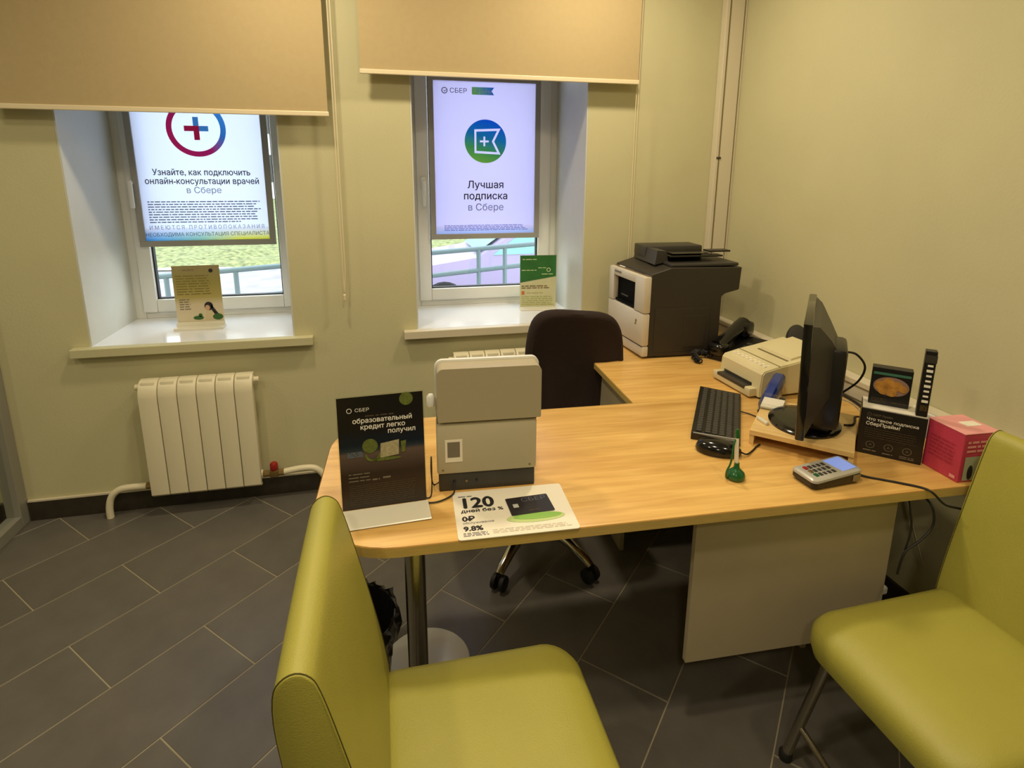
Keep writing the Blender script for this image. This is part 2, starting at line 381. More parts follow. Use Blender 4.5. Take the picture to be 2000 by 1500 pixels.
# ------------------------------------------------------------------ outside
s = Sh(); s.box(-16, 22, 3.55, 13.6, -.75, -.55); struct('street_paving', s, 'asphalt')
bm = bmesh.new(); bmesh.ops.create_grid(bm, x_segments=90, y_segments=60, size=1)
for v in bm.verts:
    x = v.co.x*26; y = 26.4+v.co.y*13; v.co = Vector((x, y, -.5+(y-13)*.012+.08*math.sin(x*2.1+y)*math.sin(y*1.7)+random.uniform(-.05, .05)))
tag(obj('grass', bm, 'grass'), 'green lawn beyond the street railing outside the windows', 'grass', kind='stuff')
bld = thing('apartment_building', 'pale building far outside, glimpsed beside the left window poster', 'building', (-4, 40, -.4))
s = Sh(); s.box(-9, 14, 0, 8, 0, 16); obj('wall', s, 'facade', bld)
for k in range(4):
    for q in range(9):
        s = Sh(); s.box(-8+q*2.5, -6.6+q*2.5, -.05, .02, 1.2+k*3, 2.9+k*3); obj('window', s, 'dark', bld)
rl = thing('street_railing', 'grey tubular street railing sloping up past both windows', 'railing', (0, 5, -.55))
def rz_(x): return .868+.062*x+.55
def rz2(x): return .655+.085*x+.55
s = Sh(); s.tube([(-4, 0, rz_(-4)), (4, 0, rz_(4))], .022, 12); obj('handrail', s, 'railing', rl, True)
s = Sh(); s.tube([(-4, 0, rz2(-4)), (4, 0, rz2(4))], .022, 12); obj('lower_rail', s, 'railing', rl, True)
for x in (-2.9, -1.72, -1.2, -.2, .82, 1.06, 2.0, 3.0):
    s = Sh(); s.tube([(x, 0, 0), (x, 0, rz_(x))], .02, 10); obj('post', s, 'railing', rl, True)
# parked car seen through the right window
car = thing('car', 'white parked car behind the railing outside the right window', 'car', (.05, 7.9, -.55))
prof = [(0, .35), (.02, .62), (.12, .74), (.5, .84), (1.05, .92), (1.25, .95), (1.95, 1.42), (2.4, 1.5), (3.2, 1.46), (3.85, 1.02), (4.25, .95), (4.35, .6), (4.33, .32), (3.9, .25), (.5, .25)]
s = Sh(); s.loft([[Vector((x, y, z if y in (0, 1.7) and z < 1.0 else z)) for x, z in prof] for y in (0, .12, 1.58, 1.7)]); obj('body', s, 'car', car, 30)
s = Sh(); s.quad([(1.28, .18, .985), (1.28, 1.52, .985), (1.93, 1.45, 1.425), (1.93, .25, 1.425)])
bmesh.ops.translate(s.bm, verts=s.bm.verts, vec=(-.02, 0, .02)); obj('windscreen', s, 'carglass', car)
s = Sh(); s.loft([[Vector((x, y, z)) for x, z in ((1.45, .98), (2.0, 1.38), (3.15, 1.38), (3.6, 1.0))] for y in (-.012, -.002)]); obj('side_window', s, 'carglass', car)
for x in (.75, 3.5):
    s = Sh(); s.lathe([(.29, -.1), (.31, -.08), (.31, .08), (.29, .1)], 24, T(x, .08, .31, PI/2)); wh = obj('wheel', s, 'rubber', car, True)
    s = Sh(); s.lathe([(.19, .1), (.2, .105), (.05, .115)], 20, T(x, .08, .31, PI/2)); obj('hub_cap', s, 'dullchrome', wh)

# ------------------------------------------------------------------ roller blinds
def blind(x0, x1, zb, label, chain_x, zchain):
    t = thing('roller_blind', label, 'blind', ((x0+x1)/2, 2.72, 2.5), 0, 'roller blinds above the windows')
    h = (x1-x0)/2
    s = Sh(); s.box(-h, h, -.001, .001, zb-2.5+.012, 0); obj('fabric', s, 'blind', t)
    s = Sh(); s.box(-h-.004, h+.004, -.006, .006, zb-2.5-.008, zb-2.5+.012, .003); obj('bottom_bar', s, 'blindbar', t)
    s = Sh(); s.box(-h-.02, h+.02, -.035, .079, -.01, .08, .006); obj('cassette', s, 'white', t)
    c = chain_x-(x0+x1)/2
    s = Sh(); n = int((2.5-zchain)/.012)
    s.tube([(c, .03, 0), (c, .03, zchain-2.5)], .0022, 6); s.tube([(c+.012, .03, 0), (c+.010, .03, zchain-2.5+.12), (c, .03, zchain-2.5)], .0022, 6)
    ch = obj('chain', s, 'blindbar', t)
    s = Sh(); s.lathe([(.002, 0), (.006, .004), (.007, .03), (.003, .036)], 10, T(c, .03, zchain-2.5-.03)); obj('chain_weight', s, 'blindbar', ch)
    return t
blind(-1.53, -.215, 1.835, 'beige roller blind half lowered over the left window', -.194, 1.02)
blind(-.068, 1.235, 2.018, 'beige roller blind over the right window, raised slightly higher than the left one', 1.243, 1.0)

# ------------------------------------------------------------------ posters in the windows
def poster(x0, x1, z0, z1, y, label, face):
    t = thing('window_poster', label, 'poster', ((x0+x1)/2, y, z0), 0, 'posters hanging in the windows')
    w_ = x1-x0; h = z1-z0; b = .03; a = w_/2
    s = Sh()
    s.box(-a, a, -.008, .008, 0, b, .002); s.box(-a, a, -.008, .008, h-b, h, .002); s.box(-a, -a+b, -.008, .008, b, h-b, .002); s.box(a-b, a, -.008, .008, b, h-b, .002)
    obj('frame', s, 'framegrey', t)
    s = Sh(); s.box(-a+b-.002, a-b+.002, -.0005, .0005, b-.002, h-b+.002); obj('printed_sheet', s, face, t)
    return t, T(0, -.001, 0, PI/2)
pm1 = mat('white_poster_paper', srgb(222, 226, 240), .6); add_translucent(pm1, None, srgb(232, 236, 250), .85)
pm2 = mat('lavender_poster_paper', srgb(204, 202, 228), .6); add_translucent(pm2, None, srgb(218, 214, 240), .85)
def tink(name, c, f=.5):
    m = mat(name, c, .6); add_translucent(m, None, c, f); return m
def tgrad(name, axis, lo, hi, stops): return grad(name, axis, lo, hi, stops, trans=.75)
pinkdark = tink('poster_dark_ink', srgb(40, 42, 60), .3); pinkgrey = tink('poster_grey_ink', srgb(112, 118, 142), .4)
t, F = poster(-1.222, -.566, 1.207, 2.11, 3.266, 'white framed poster with round red and blue cross sign in the left window', pm1)
CX, CZ = -.005, .592
gm = tgrad('ring_blend', (.8, .45, 0), CX*.8+CZ*.45-.13, CX*.8+CZ*.45+.13, [(0, srgb(170, 24, 70)), (.5, srgb(160, 26, 80)), (.8, srgb(50, 110, 170)), (1, srgb(60, 140, 200))])
flat(t, 'round_emblem', ring(CX, CZ, .112, .138), gm, F)
flat(t, 'cross_emblem', [R4(CX-.056, CX+.013, CZ-.013, CZ+.013), R4(CX-.013, CX+.013, CZ-.056, CZ-.013)], tink('crimson_ink', srgb(176, 22, 62)), F)
flat(t, 'cross_emblem', [R4(CX+.013, CX+.056, CZ-.013, CZ+.013), R4(CX-.013, CX+.013, CZ+.013, CZ+.056)], tink('blue_ink', srgb(70, 140, 196)), F)
text(t, 'Узнайте, как подключить', .042, 0, .362, pinkdark, F, bold=.0006, sx=.9)
text(t, 'онлайн-консультации врачей', .042, 0, .318, pinkdark, F, bold=.0006, sx=.9)
text(t, 'в Сбере', .043, .0, .272, pinkgrey, F)
flat(t, 'fine_print', fine(-.27, .27, .118, .235, 9, .42, .013, .8), pinkgrey, F)
text(t, 'ИМЕЮТСЯ ПРОТИВОПОКАЗАНИЯ', .028, 0, .088, pinkgrey, F, 2, space=1.45, sx=.9)
text(t, 'НЕОБХОДИМА КОНСУЛЬТАЦИЯ СПЕЦИАЛИСТА', .027, 0, .052, tink('poster_blue_ink', srgb(60, 84, 92), .3), F, 3, sx=.92)
bm_ = tgrad('band_blend', (1, 0, 0), -.3, .3, [(0, srgb(80, 170, 230)), (.45, srgb(150, 205, 170)), (.75, srgb(236, 230, 70)), (1, srgb(240, 234, 70))])
def fade_up(m, lo, hi, top):
    N = m.node_tree.nodes; L = m.node_tree.links; cr = next(n for n in N if n.type == 'VALTORGB'); tc = next(n for n in N if n.type == 'TEX_COORD')
    sp_ = N.new('ShaderNodeSeparateXYZ'); L.new(tc.outputs['Object'], sp_.inputs[0]); r = N.new('ShaderNodeMapRange'); r.inputs[1].default_value = lo; r.inputs[2].default_value = hi; L.new(sp_.outputs[1], r.inputs[0])
    mx = N.new('ShaderNodeMix'); mx.data_type = 'RGBA'; L.new(r.outputs[0], mx.inputs[0]); L.new(cr.outputs[0], mx.inputs[6]); mx.inputs[7].default_value = top
    for l in [l for l in L if l.from_node == cr and l.to_node != mx]:
        s_ = l.to_socket; L.remove(l); L.new(mx.outputs[2], s_)
fade_up(bm_, .035, .095, srgb(250, 250, 255))
flat(t, 'colour_band', [R4(-.298, .298, .03, .095)], bm_, F)
t, F = poster(.263, .897, 1.214, 2.105, 3.266, 'lavender framed poster with round blue and green flag sign in the right window', pm2)
CX, CZ = 0, .545; r = .118
DISCM = (tgrad('disc_blend', (.25, 1, 0), CZ-r, CZ+r, [(0, srgb(120, 190, 60)), (.3, srgb(70, 165, 80)), (.6, srgb(20, 130, 160)), (1, srgb(10, 100, 200))]))
fl_ = [(-.058, .058), (.075, .064), (.042, 0), (.075, -.064), (-.058, -.058)]
def fill_curve(parent, name, loops, m, mx, layer=1):
    cu = bpy.data.curves.new(name, 'CURVE'); cu.dimensions = '2D'; cu.fill_mode = 'NONE'
    for P in loops:
        sp_ = cu.splines.new('POLY'); sp_.points.add(len(P)-1); sp_.use_cyclic_u = True
        for q, (x, y) in zip(sp_.points, P): q.co = (x*20, y*20, 0, 1)
    o = bpy.data.objects.new(name, cu); C.objects.link(o); texts.append((o, parent, mx @ Matrix.Translation((0, 0, .0005*layer)), m, name, 0, .05))
def outline(P, th):
    out = []; n = len(P)
    for i in range(n):
        a = Vector(P[i]); b = Vector(P[(i+1) % n]); d = (b-a).normalized(); q = Vector((-d.y, d.x))*th/2; a2 = a-d*th/2; b2 = b+d*th/2
        out.append([tuple(a2+q), tuple(a2-q), tuple(b2-q), tuple(b2+q)])
    return out
wi = tink('poster_white_ink', srgb(226, 244, 240))
fo = [(-.063, .064), (.086, .071), (.049, 0), (.086, -.071), (-.063, -.064)]; fi = [(-.052, .052), (.066, .058), (.036, 0), (.066, -.058), (-.052, -.052)]
pc = [(-.032, .005), (-.012, .005), (-.012, .026), (-.002, .026), (-.002, .005), (.018, .005), (.018, -.005), (-.002, -.005), (-.002, -.026), (-.012, -.026), (-.012, -.005), (-.032, -.005)]
off_ = lambda P: [(x+CX, y+CZ) for x, y in P]
fill_curve(t, 'round_emblem', [disc(CX, CZ, r, 64), off_(fo)], DISCM, F)
fill_curve(t, 'flag_field', [off_(fi), off_(pc)], DISCM, F)
text(t, 'Лучшая', .056, 0, .288, pinkdark, F, bold=.0008); text(t, 'подписка', .056, 0, .225, pinkdark, F, bold=.0008); text(t, 'в Сбере', .054, 0, .162, pinkgrey, F)
flat(t, 'fine_print', fine(-.24, .25, .046, .082, 4, .5, .014), tink('pale_blue_ink', srgb(140, 150, 214)), F, 2)
flat(t, 'colour_band', [R4(-.286, .286, .031, .075)], tgrad('band_blend', (0, 1, 0), .03, .075, [(0, srgb(190, 226, 250)), (1, srgb(252, 250, 255))]), F)
flat(t, 'logo', ring(-.225, .81, .012, .017, 24)+[[(-.234, .812), (-.224, .803), (-.224, .809)], [(-.224, .803), (-.208, .818), (-.224, .809)]], pinkgrey, F)
text(t, 'СБЕР', .034, -.198, .799, pinkdark, F, align='LEFT', sx=1.1)
flat(t, 'flag_tag', [[(-.075, .792), (.05, .792), (.035, .812), (.05, .832), (-.075, .832)]], tgrad('tag_blend', (1, .4, 0), -.06+.32, .05+.33, [(0, srgb(120, 190, 90)), (1, srgb(30, 110, 190))]), F)
text(t, 'Прайм', .03, -.06, .801, wi, F, 2, align='LEFT')

# ------------------------------------------------------------------ radiators
def radiator(x0, y, z0, z1, n, label, group, valve):
    wd = .08; t = thing('radiator', label, 'radiator', (x0, y, z0), 0, group)
    h = z1-z0
    for k in range(n):
        s = Sh(); g_ = .0018
        P = rrect(k*wd+g_, (k+1)*wd-g_, -.012, .012, .0025, 2)
        secs = []
        for f_, zz, yy in ((0, 0, .012), (0, .012, 0), (0, h-.075, 0), (0, h-.055, .003), (0, h-.03, .012), (0, h-.008, .028), (0, h, .045)):
            secs.append([Vector((p[0], p[1]+yy, zz)) for p in P])
        s.loft(secs); s.box(k*wd+.012, (k+1)*wd-.012, .008, .075, .02, h-.004, .004)
        s.tube([(k*wd+.001, .045, .035), ((k+1)*wd-.001, .045, .035)], .021, 12); s.tube([(k*wd+.001, .045, h-.035), ((k+1)*wd-.001, .045, h-.035)], .021, 12)
        obj('radiator_section', s, 'rad', t, True)
    for xa, xb in ((-.022, .002), (n*wd-.002, n*wd+.02)):
        s = Sh(); s.tube([(xa, .045, h-.035), (xb, .045, h-.035)], .014, 12); obj('end_plug', s, 'rad', t, True)
    for k in (1.5, n-1.5):
        s = Sh(); s.box(k*wd-.01, k*wd+.01, .07, D-y-.0005, h-.09, h-.07); obj('wall_bracket', s, 'white', t)
    if valve:
        s = Sh(); s.tube([(-.035, .045, .035), (0, .045, .035)], .017, 8); obj('nut', s, 'brass', t, True)
        s = Sh(); s.tube([(-.03, .045, .035), (-.1, .045, .036), (-.15, .044, .03), (-.185, .042, .0), (-.2, .04, -.05), (-.202, .04, -z0+.001)], .0155, 12, smooth=5); obj('pipe', s, 'rad', t, True)
        e = n*wd
        s = Sh(); s.tube([(e, .045, .035), (e+.03, .045, .035)], .016, 8); s.box(e+.03, e+.07, .028, .062, .018, .052, .005); s.tube([(e+.07, .045, .035), (e+.095, .045, .035)], .017, 8); vb = obj('valve', s, 'brass', t, True)
        s = Sh(); s.lathe([(.009, .045), (.016, .05), (.019, .06), (.019, .082), (.014, .09), (.004, .093)], 14, T(e+.05, .045, 0)); obj('valve_knob', s, 'red', vb, True, label='red plastic valve knob')
        s = Sh(); s.tube([(e+.09, .045, .035), (e+.18, .045, .045), (e+.245, .045, .035), (e+.285, .045, -.02), (e+.29, .045, -z0+.001)], .0155, 12, smooth=5); obj('pipe', s, 'rad', t, True)
    return t
radiator(-1.105, 2.70, .107, .668, 6, 'cream panel radiator under the left window with red valve knob', 'radiators under the windows', True)
radiator(.315, 2.70, .107, .70, 9, 'cream radiator behind the desk under the right window', 'radiators under the windows', False)

# ------------------------------------------------------------------ desk (its own axes are turned 2.4 degrees from the room's)
DR = math.radians(-2.42)
desk = thing('office_desk', 'L-shaped beech office desk with grey front panel and chrome leg', 'desk', (0, 1.188, 0), DR)
def dl(x, y, z=0):   # world -> desk-local
    v = Matrix.Rotation(-DR, 4, 'Z') @ Vector((x, y-1.188, z)); return v
s = Sh(); s.prism(rrect(-.215, 1.70, 0, .705, (.02, .19, .22, .02), 10), .722, .75, .0025); dt = obj('desktop', s, 'wood', desk, 30)
s = Sh()
OUT = rrect(-.217, 1.702, -.002, .7055, (.02, .19, .22, .02), 10); IN = rrect(-.213, 1.698, .002, .703, (.02, .19, .22, .02), 10)
s.loft([[Vector((p[0], p[1], z)) for p in (OUT)] for z in (.7235, .7475)], caps=False); obj('edge_band', s, 'edge', dt, 30)
s = Sh(); s.prism(rrect(.935-.075, 1.71, .7065, 1.563, .004, 2), .722, .75, .002); ext = obj('side_desktop', s, 'wood', desk)
s = Sh(); s.box(.8585, .8602, .708, 1.56, .7235, .7475); obj('edge_band', s, 'edge', ext)
p = dl(.042, 1.305)
s = Sh(); s.tube([(p.x, p.y, .012), (p.x, p.y, .722)], .0265, 28); lg = obj('leg', s, 'dullchrome', desk, True, label='round chrome leg')
s = Sh(); s.lathe([(.13, 0), (.13, .006), (.12, .011), (.03, .014)], 36, T(p.x, p.y, 0)); obj('foot_plate', s, 'dullchrome', lg, True)
a = dl(.776, 1.20); b = dl(1.392, 1.20)
s = Sh(); s.box(a.x, b.x, a.y-.0, a.y+.018, .25, .721, .001); obj('front_panel', s, 'panel', desk, label='grey laminate front panel')
s = Sh(); s.box(1.33, 1.348, .26, .62, .0, .721, .001); obj('side_panel', s, 'panel', desk)
s = Sh(); s.box(.90, .918, .86, 1.5, .0, .721, .001); obj('side_panel', s, 'panel', desk)
s = Sh(); s.box(1.60, 1.618, .76, 1.5, .0, .721, .001); obj('side_panel', s, 'panel', desk)

# ------------------------------------------------------------------ green visitor chairs
def side_chair(name, label, loc, rz, group):
    """local: sitter looks along +x, seat centre at the origin, z=0 the floor"""
    t = thing(name, label, 'chair', loc, rz, group)
    # seat cushion
    secs = []
    X0, X1, Y = -.23, .24, .225
    for ins, z in ((.03, .385), (.006, .392), (0, .42), (.002, .45), (.012, .465), (.03, .473), (.07, .478), (.13, .4805)):
        P = rrect(X0+ins*.6, X1-ins, -Y+ins, Y-ins, (.07, .03, .03, .07), 7)
        secs.append([Vector((x, y, z-(.012*((x-.12)/.1)**2 if x > .12 else 0)+.006*math.cos(y*6))) for x, y in P])
    s = Sh(); s.loft(secs); obj('seat', s, 'leather', t, 50)
    # backrest: closed profile in x-z carried along the width
    prof = [(-.225, .40), (-.208, .44), (-.212, .50), (-.228, .60), (-.252, .72), (-.276, .83), (-.291, .89), (-.302, .915), (-.322, .926), (-.343, .916), (-.354, .89), (-.354, .82), (-.338, .68), (-.320, .55), (-.303, .45), (-.29, .40), (-.255, .385)]
    n_ = len(prof); Q = []
    for i in range(n_):
        p0, p1, p2, p3 = (Vector(prof[(i+k) % n_]) for k in (-1, 0, 1, 2))
        for u in (0, .34, .67): Q.append(tuple(.5*((2*p1)+(p2-p0)*u+(2*p0-5*p1+4*p2-p3)*u*u+(3*p1-p0-3*p2+p3)*u**3)))
    prof = Q
    cx = sum(p[0] for p in prof)/len(prof); cz = sum(p[1] for p in prof)/len(prof)
    secs = []
    ys = [(-.228, .90), (-.2265, .97), (-.22, .995), (-.205, 1.0), (-.1, 1.01), (0, 1.015), (.1, 1.01), (.205, 1.0), (.22, .995), (.2265, .97), (.228, .90)]
    for y, k in ys: secs.append([Vector((cx+(x-cx)*(.35+.65*k if k < 1 else k), y, cz+(z-cz)*(.8+.2*k if k < 1 else 1+(k-1)*.4))) for x, z in prof])
    s = Sh(); s.loft(secs); bk = obj('backrest', s, 'leather', t, 50)
    for sg in (-1, 1):
        k = 1.0; pts = [(cx+(x-cx)*k, sg*.2235, cz+(z-cz)*.999) for x, z in prof]; pts.append(pts[0])
        s = Sh(); s.tube(pts, .0011, 5); obj('seam', s, 'seam', bk)
    s = Sh(); s.box(-.19, .18, -.19, .19, .365, .388, .004); obj('seat_base', s, 'black', t)
    for sx, sy in ((1, 1), (1, -1), (-1, 1), (-1, -1)):
        s = Sh(); s.tube([(sx*.17, sy*.175, .372), (sx*(.235 if sx > 0 else .25), sy*.215, .012)], .0135, 14)
        l = obj('leg', s, 'dullchrome', t, True)
        s = Sh(); s.lathe([(.017, 0), (.018, .004), (.018, .02), (.014, .026)], 12, T(sx*(.235 if sx > 0 else .25), sy*.215, 0)); obj('foot', s, 'rubber', l, True)
    s = Sh(); s.tube([(.215, -.206, .12), (.222, -.1, .11), (.222, .1, .11), (.215, .206, .12)], .009, 10); obj('stretcher', s, 'dullchrome', t, True)
    return t
side_chair('visitor_chair', 'lime green padded chair in front of the left end of the desk', (.177, .922, 0), 0, 'lime green visitor chairs')
side_chair('visitor_chair', 'lime green padded chair at the right edge, facing left', (1.272, .865, 0), PI+math.radians(1), 'lime green visitor chairs')

# ------------------------------------------------------------------ office chair behind the desk
oc = thing('office_chair', 'dark brown swivel office chair on chrome castor legs behind the desk', 'chair', (.585, 2.125, 0), 0)
def backsec(y0, th, sc):
    out = []
    base = [(0, .36), (.10, .357), (.17, .335), (.212, .28), (.232, .18), (.238, .06), (.228, -.08), (.205, -.2), (.16, -.27), (.08, -.295), (0, -.3)]
    pts = base + [(-x, z) for x, z in base[-2:0:-1]]
    n_ = len(pts)
    for i in range(n_):
        p0, p1, p2, p3 = (Vector(pts[(i+k) % n_]) for k in (-1, 0, 1, 2))
        for u in (0, .33, .67): q = .5*((2*p1)+(p2-p0)*u+(2*p0-5*p1+4*p2-p3)*u*u+(3*p1-p0-3*p2+p3)*u**3); out.append((q.x*sc, q.y*sc))
    return out
secs = []
for dy, sc in ((-.025, .80), (-.04, .87), (-.035, .92), (-.01, .94), (.015, .94), (.035, .91), (.045, .82)):
    P = backsec(0, 0, sc); secs.append([Vector((x+.248, .215+dy+1.0*x*x-.03*z-.12*x, .655+z-.08*x*(1 if z > .1 else 0))) for x, z in P])
s = Sh(); s.loft(secs); obj('backrest', s, 'fabric', oc, 60)
s = Sh(); s.loft([[Vector((x, y-.02, z)) for x, y in rrect(-.23+i, .23-i, -.24+i, .21-i, .09, 7)] for i, z in ((.03, .43), (0, .445), (0, .475), (.02, .495), (.06, .505))]); obj('seat', s, 'fabric', oc, 60)
s = Sh(); s.tube([(.03, .10, .43), (.08, .235, .45), (.17, .25, .6)], .02, 10, smooth=4); obj('back_bracket', s, 'black', oc, True)
s = Sh(); s.tube([(0, 0, .09), (0, 0, .26)], .028, 18); s.tube([(0, 0, .26), (0, 0, .43)], .018, 18); obj('gas_column', s, 'chrome', oc, True)
for k in range(5):
    a = math.radians(-131+72*k); dx, dy = math.cos(a), math.sin(a); L = .31
    s = Sh(); pts = [(.02*dx, .02*dy, .125), (.1*dx, .1*dy, .132), (.2*dx, .2*dy, .115), (.285*dx, .285*dy, .085), (L*dx, L*dy, .068)]
    s.tube(pts, .02, 12, rads=[.028, .024, .021, .019, .016], smooth=0); lg = obj('base_leg', s, 'chrome', oc, True)
    s = Sh()
    for q in (-1, 1):
        cx, cy = L*dx-dy*q*.018, L*dy+dx*q*.018
        s.lathe([(.02, -.012), (.030, -.008), (.032, 0), (.030, .008), (.02, .012)], 22, Matrix.Translation((cx, cy, .032)) @ Matrix.Rotation(a, 4, 'Z') @ Matrix.Rotation(PI/2, 4, 'X'))
    s.tube([(L*dx, L*dy, .03), (L*dx, L*dy, .066)], .008, 8); obj('castor', s, 'rubber', lg, True)

# ------------------------------------------------------------------ printer
def local_thing(name, label, cat, p0, p1, z, group=None):
    """origin at p0, local +x towards p1"""
    a = math.atan2(p1[1]-p0[1], p1[0]-p0[0]); return thing(name, label, cat, (p0[0], p0[1], z), a, group)
pr = thing('laser_printer', 'large dark multifunction laser printer with pale front on the side desktop', 'printer', (1.135, 2.325, .75), math.radians(-2.5))
# local: side facing the camera is y=0, front faces -x (pale), depth to +x .385, width to +y .37
# the front is turned: skew the body so that the pale front looks half towards the camera
s = Sh()
fp = [(.035, 0), (.38, .0), (.38, .36), (-.055, .36)]
def seg(z0, z1, P, sh, bev=.004): sh.prism(P, z0, z1, bev)
s.loft([[Vector((x+(-.035*y/.36 if x < .2 else 0), y, z)) for x, z in ((.035, .008), (.385, .008), (.385, .285), (.40, .298), (.470, .315), (.475, .42), (.13, .425), (.035, .396))] for y in (0, .36)])
bmesh.ops.bevel(s.bm, geom=s.bm.edges[:], offset=.0025, segments=1, affect='EDGES')
body = obj('body', s, 'pbody', pr, 30)
s = Sh(); s.box(.06, .33, -.003, .001, .03, .235, .001); s.box(.20, .31, -.005, -.002, .05, .2, .001); obj('side_cover', s, 'pbody', pr)
# front panel: sheet along the slanted front
fx, fy_ = .035, 0; gx, gy = .0, .36; fa = math.atan2(gy-fy_, gx-fx); fl2 = math.hypot(gx-fx, gy-fy_)
FM = T(fx, fy_, 0, 0, 0, fa)      # local x along the front (from the near corner), local +y outwards (to -x side)
s = Sh(); lt = .032
s.box(-.004, fl2+.004, 0, lt, .01, .06, .006, mx=FM); s.box(-.004, fl2+.004, 0, lt+.004, .062, .215, .007, mx=FM)
s.box(-.004, .09, 0, lt+.004, .217, .385, .006, mx=FM); s.box(fl2-.05, fl2+.004, 0, lt+.004, .217, .385, .006, mx=FM); s.box(.085, fl2-.046, 0, lt+.004, .345, .385, .006, mx=FM)
obj('front_cover', s, 'pfront', pr, 30)
s = Sh(); s.box(.088, fl2-.048, -.01, .010, .217, .346, mx=FM); s.box(.1, fl2-.06, .01, lt-.004, .219, .232, .004, mx=FM); obj('output_slot', s, 'slot', pr)
s = Sh(); s.box(.16, .23, lt-.004, lt+.001, .262, .267, mx=FM); obj('paper_stop', s, 'dark', pr)
s = Sh(); s.box(.055, .066, lt+.003, lt+.0065, .165, .178, .001, mx=FM); s.box(.058, .064, lt+.006, lt+.009, .155, .162, mx=FM); obj('energy_sticker', s, 'brass', pr, label='small brown sticker')
s = Sh(); s.box(.23, .30, lt+.003, lt+.0055, .363, .373, mx=FM); obj('name_plate', s, 'inkdim', pr)
s = Sh(); s.box(0, fl2, lt-.001, lt+.002, .059, .063, mx=FM); obj('tray_gap', s, 'dark', pr)
# control panel, scanner lid, feeder
CP = FM @ T(.0, -.09, .418, -.31)
s = Sh(); s.box(.005, fl2-.005, -.004, .128, -.008, .0, .003, mx=CP); cp = obj('control_panel', s, 'pctl', pr)
s = Sh(); s.box(fl2-.10, fl2-.045, .05, .10, 0, .002, mx=CP); s.box(fl2-.075, fl2-.03, .02, .045, 0, .002, mx=CP); obj('label_sticker', s, 'paper', cp, label='white paper sticker')
s = Sh()
for i in range(5):
    for j in range(4): s.box(.06+i*.022, .074+i*.022, .02+j*.022, .032+j*.022, 0, .003, mx=CP)
obj('buttons', s, 'pbody', cp)
s = Sh(); s.box(.13, .465, .012, .35, .425, .440, .005); obj('scanner_lid', s, 'dark', pr)
s = Sh(); s.box(.085, .385, .21, .35, .44, .497, .008); s.loft([[Vector((.085, y, .425)), Vector((.15, y, .44)), Vector((.14, y, .488)), Vector((.095, y, .492))] for y in (.09, .345)]); fd = obj('document_feeder', s, 'dark', pr, 30)
s = Sh(); s.box(.145, .41, .06, .215, .462, .470, .003, mx=T(0, 0, 0, 0, 0, 0)); s.box(.17, .35, .08, .20, .474, .478, .002); obj('input_tray', s, 'gloss', fd)
s = Sh(); s.box(.36, .47, .10, .16, .478, .486, .002); obj('tray_extension', s, 'black', fd)
for x, y in ((.08, .03), (.35, .03), (.35, .32), (.04, .32)):
    s = Sh(); s.lathe([(.012, 0), (.012, .008)], 12, T(x, y, 0)); obj('foot', s, 'rubber', pr)

# ------------------------------------------------------------------ telephone and speaker
ph = thing('telephone', 'black corded desk telephone between the printer and the ivory fax', 'telephone', (1.628, 2.235, .75), math.radians(-62)); ph.scale = (1.25, 1.25, 1.15)
s = Sh(); s.loft([[Vector((x, -.11, 0)), Vector((x, .09, 0)), Vector((x, .09, .065)), Vector((x, -.11, .022))] for x in (-.09, -.085, .085, .09)]); obj('body', s, 'black', ph, 30)
s = Sh(); s.tube([(-.065, -.10, .055), (-.065, -.03, .082), (-.065, .04, .105), (-.065, .085, .112)], .02, 12, rads=[.028, .024, .026, .032], smooth=0); s.box(-.095, -.03, .04, .115, .065, .128, .016); s.box(-.095, -.03, -.125, -.065, .022, .072, .014); hs = obj('handset', s, 'gloss', ph, 50)
s = Sh()
for i in range(3):
    for j in range(4): s.box(-.01+i*.028, .01+i*.028, -.07+j*.026, -.054+j*.026, .03, .042+j*.006, .002)
obj('keypad', s, 'dark', ph)
cpts = []
for k in range(150):
    u = k/149; cpts.append((-.075-.05*math.sin(u*PI)+.011*math.cos(k*.95), -.10-.10*u+.006*math.sin(k*.4), .0125+.0105*math.sin(k*.95)+.012*math.sin(u*PI)))
s = Sh(); s.tube(cpts, .003, 5); obj('coiled_cord', s, 'rubber', ph)
sp = thing('desk_speaker', 'small dark rounded speaker behind the fax, half hidden by the monitor', 'speaker', (1.73, 2.05, .75), math.radians(20)); sp.scale = (.8, .8, 1.12)
s = Sh(); s.lathe([(.05, 0), (.052, .01), (.03, .02), (.012, .04), (.012, .09)], 24); obj('stand', s, 'black', sp, True)
s = Sh(); s.lathe([(.01, -.03), (.035, -.027), (.052, -.01), (.055, .01), (.05, .02), (.02, .024)], 24, T(0, 0, .128, 1.15, 0, -.7)); obj('head', s, 'dark', sp, True)

# ------------------------------------------------------------------ fax
fx0 = (1.372, 1.782)
fax = thing('fax_machine', 'ivory fax machine with a front paper slot behind the keyboard', 'fax', (1.372, 1.782, .75), math.radians(93))
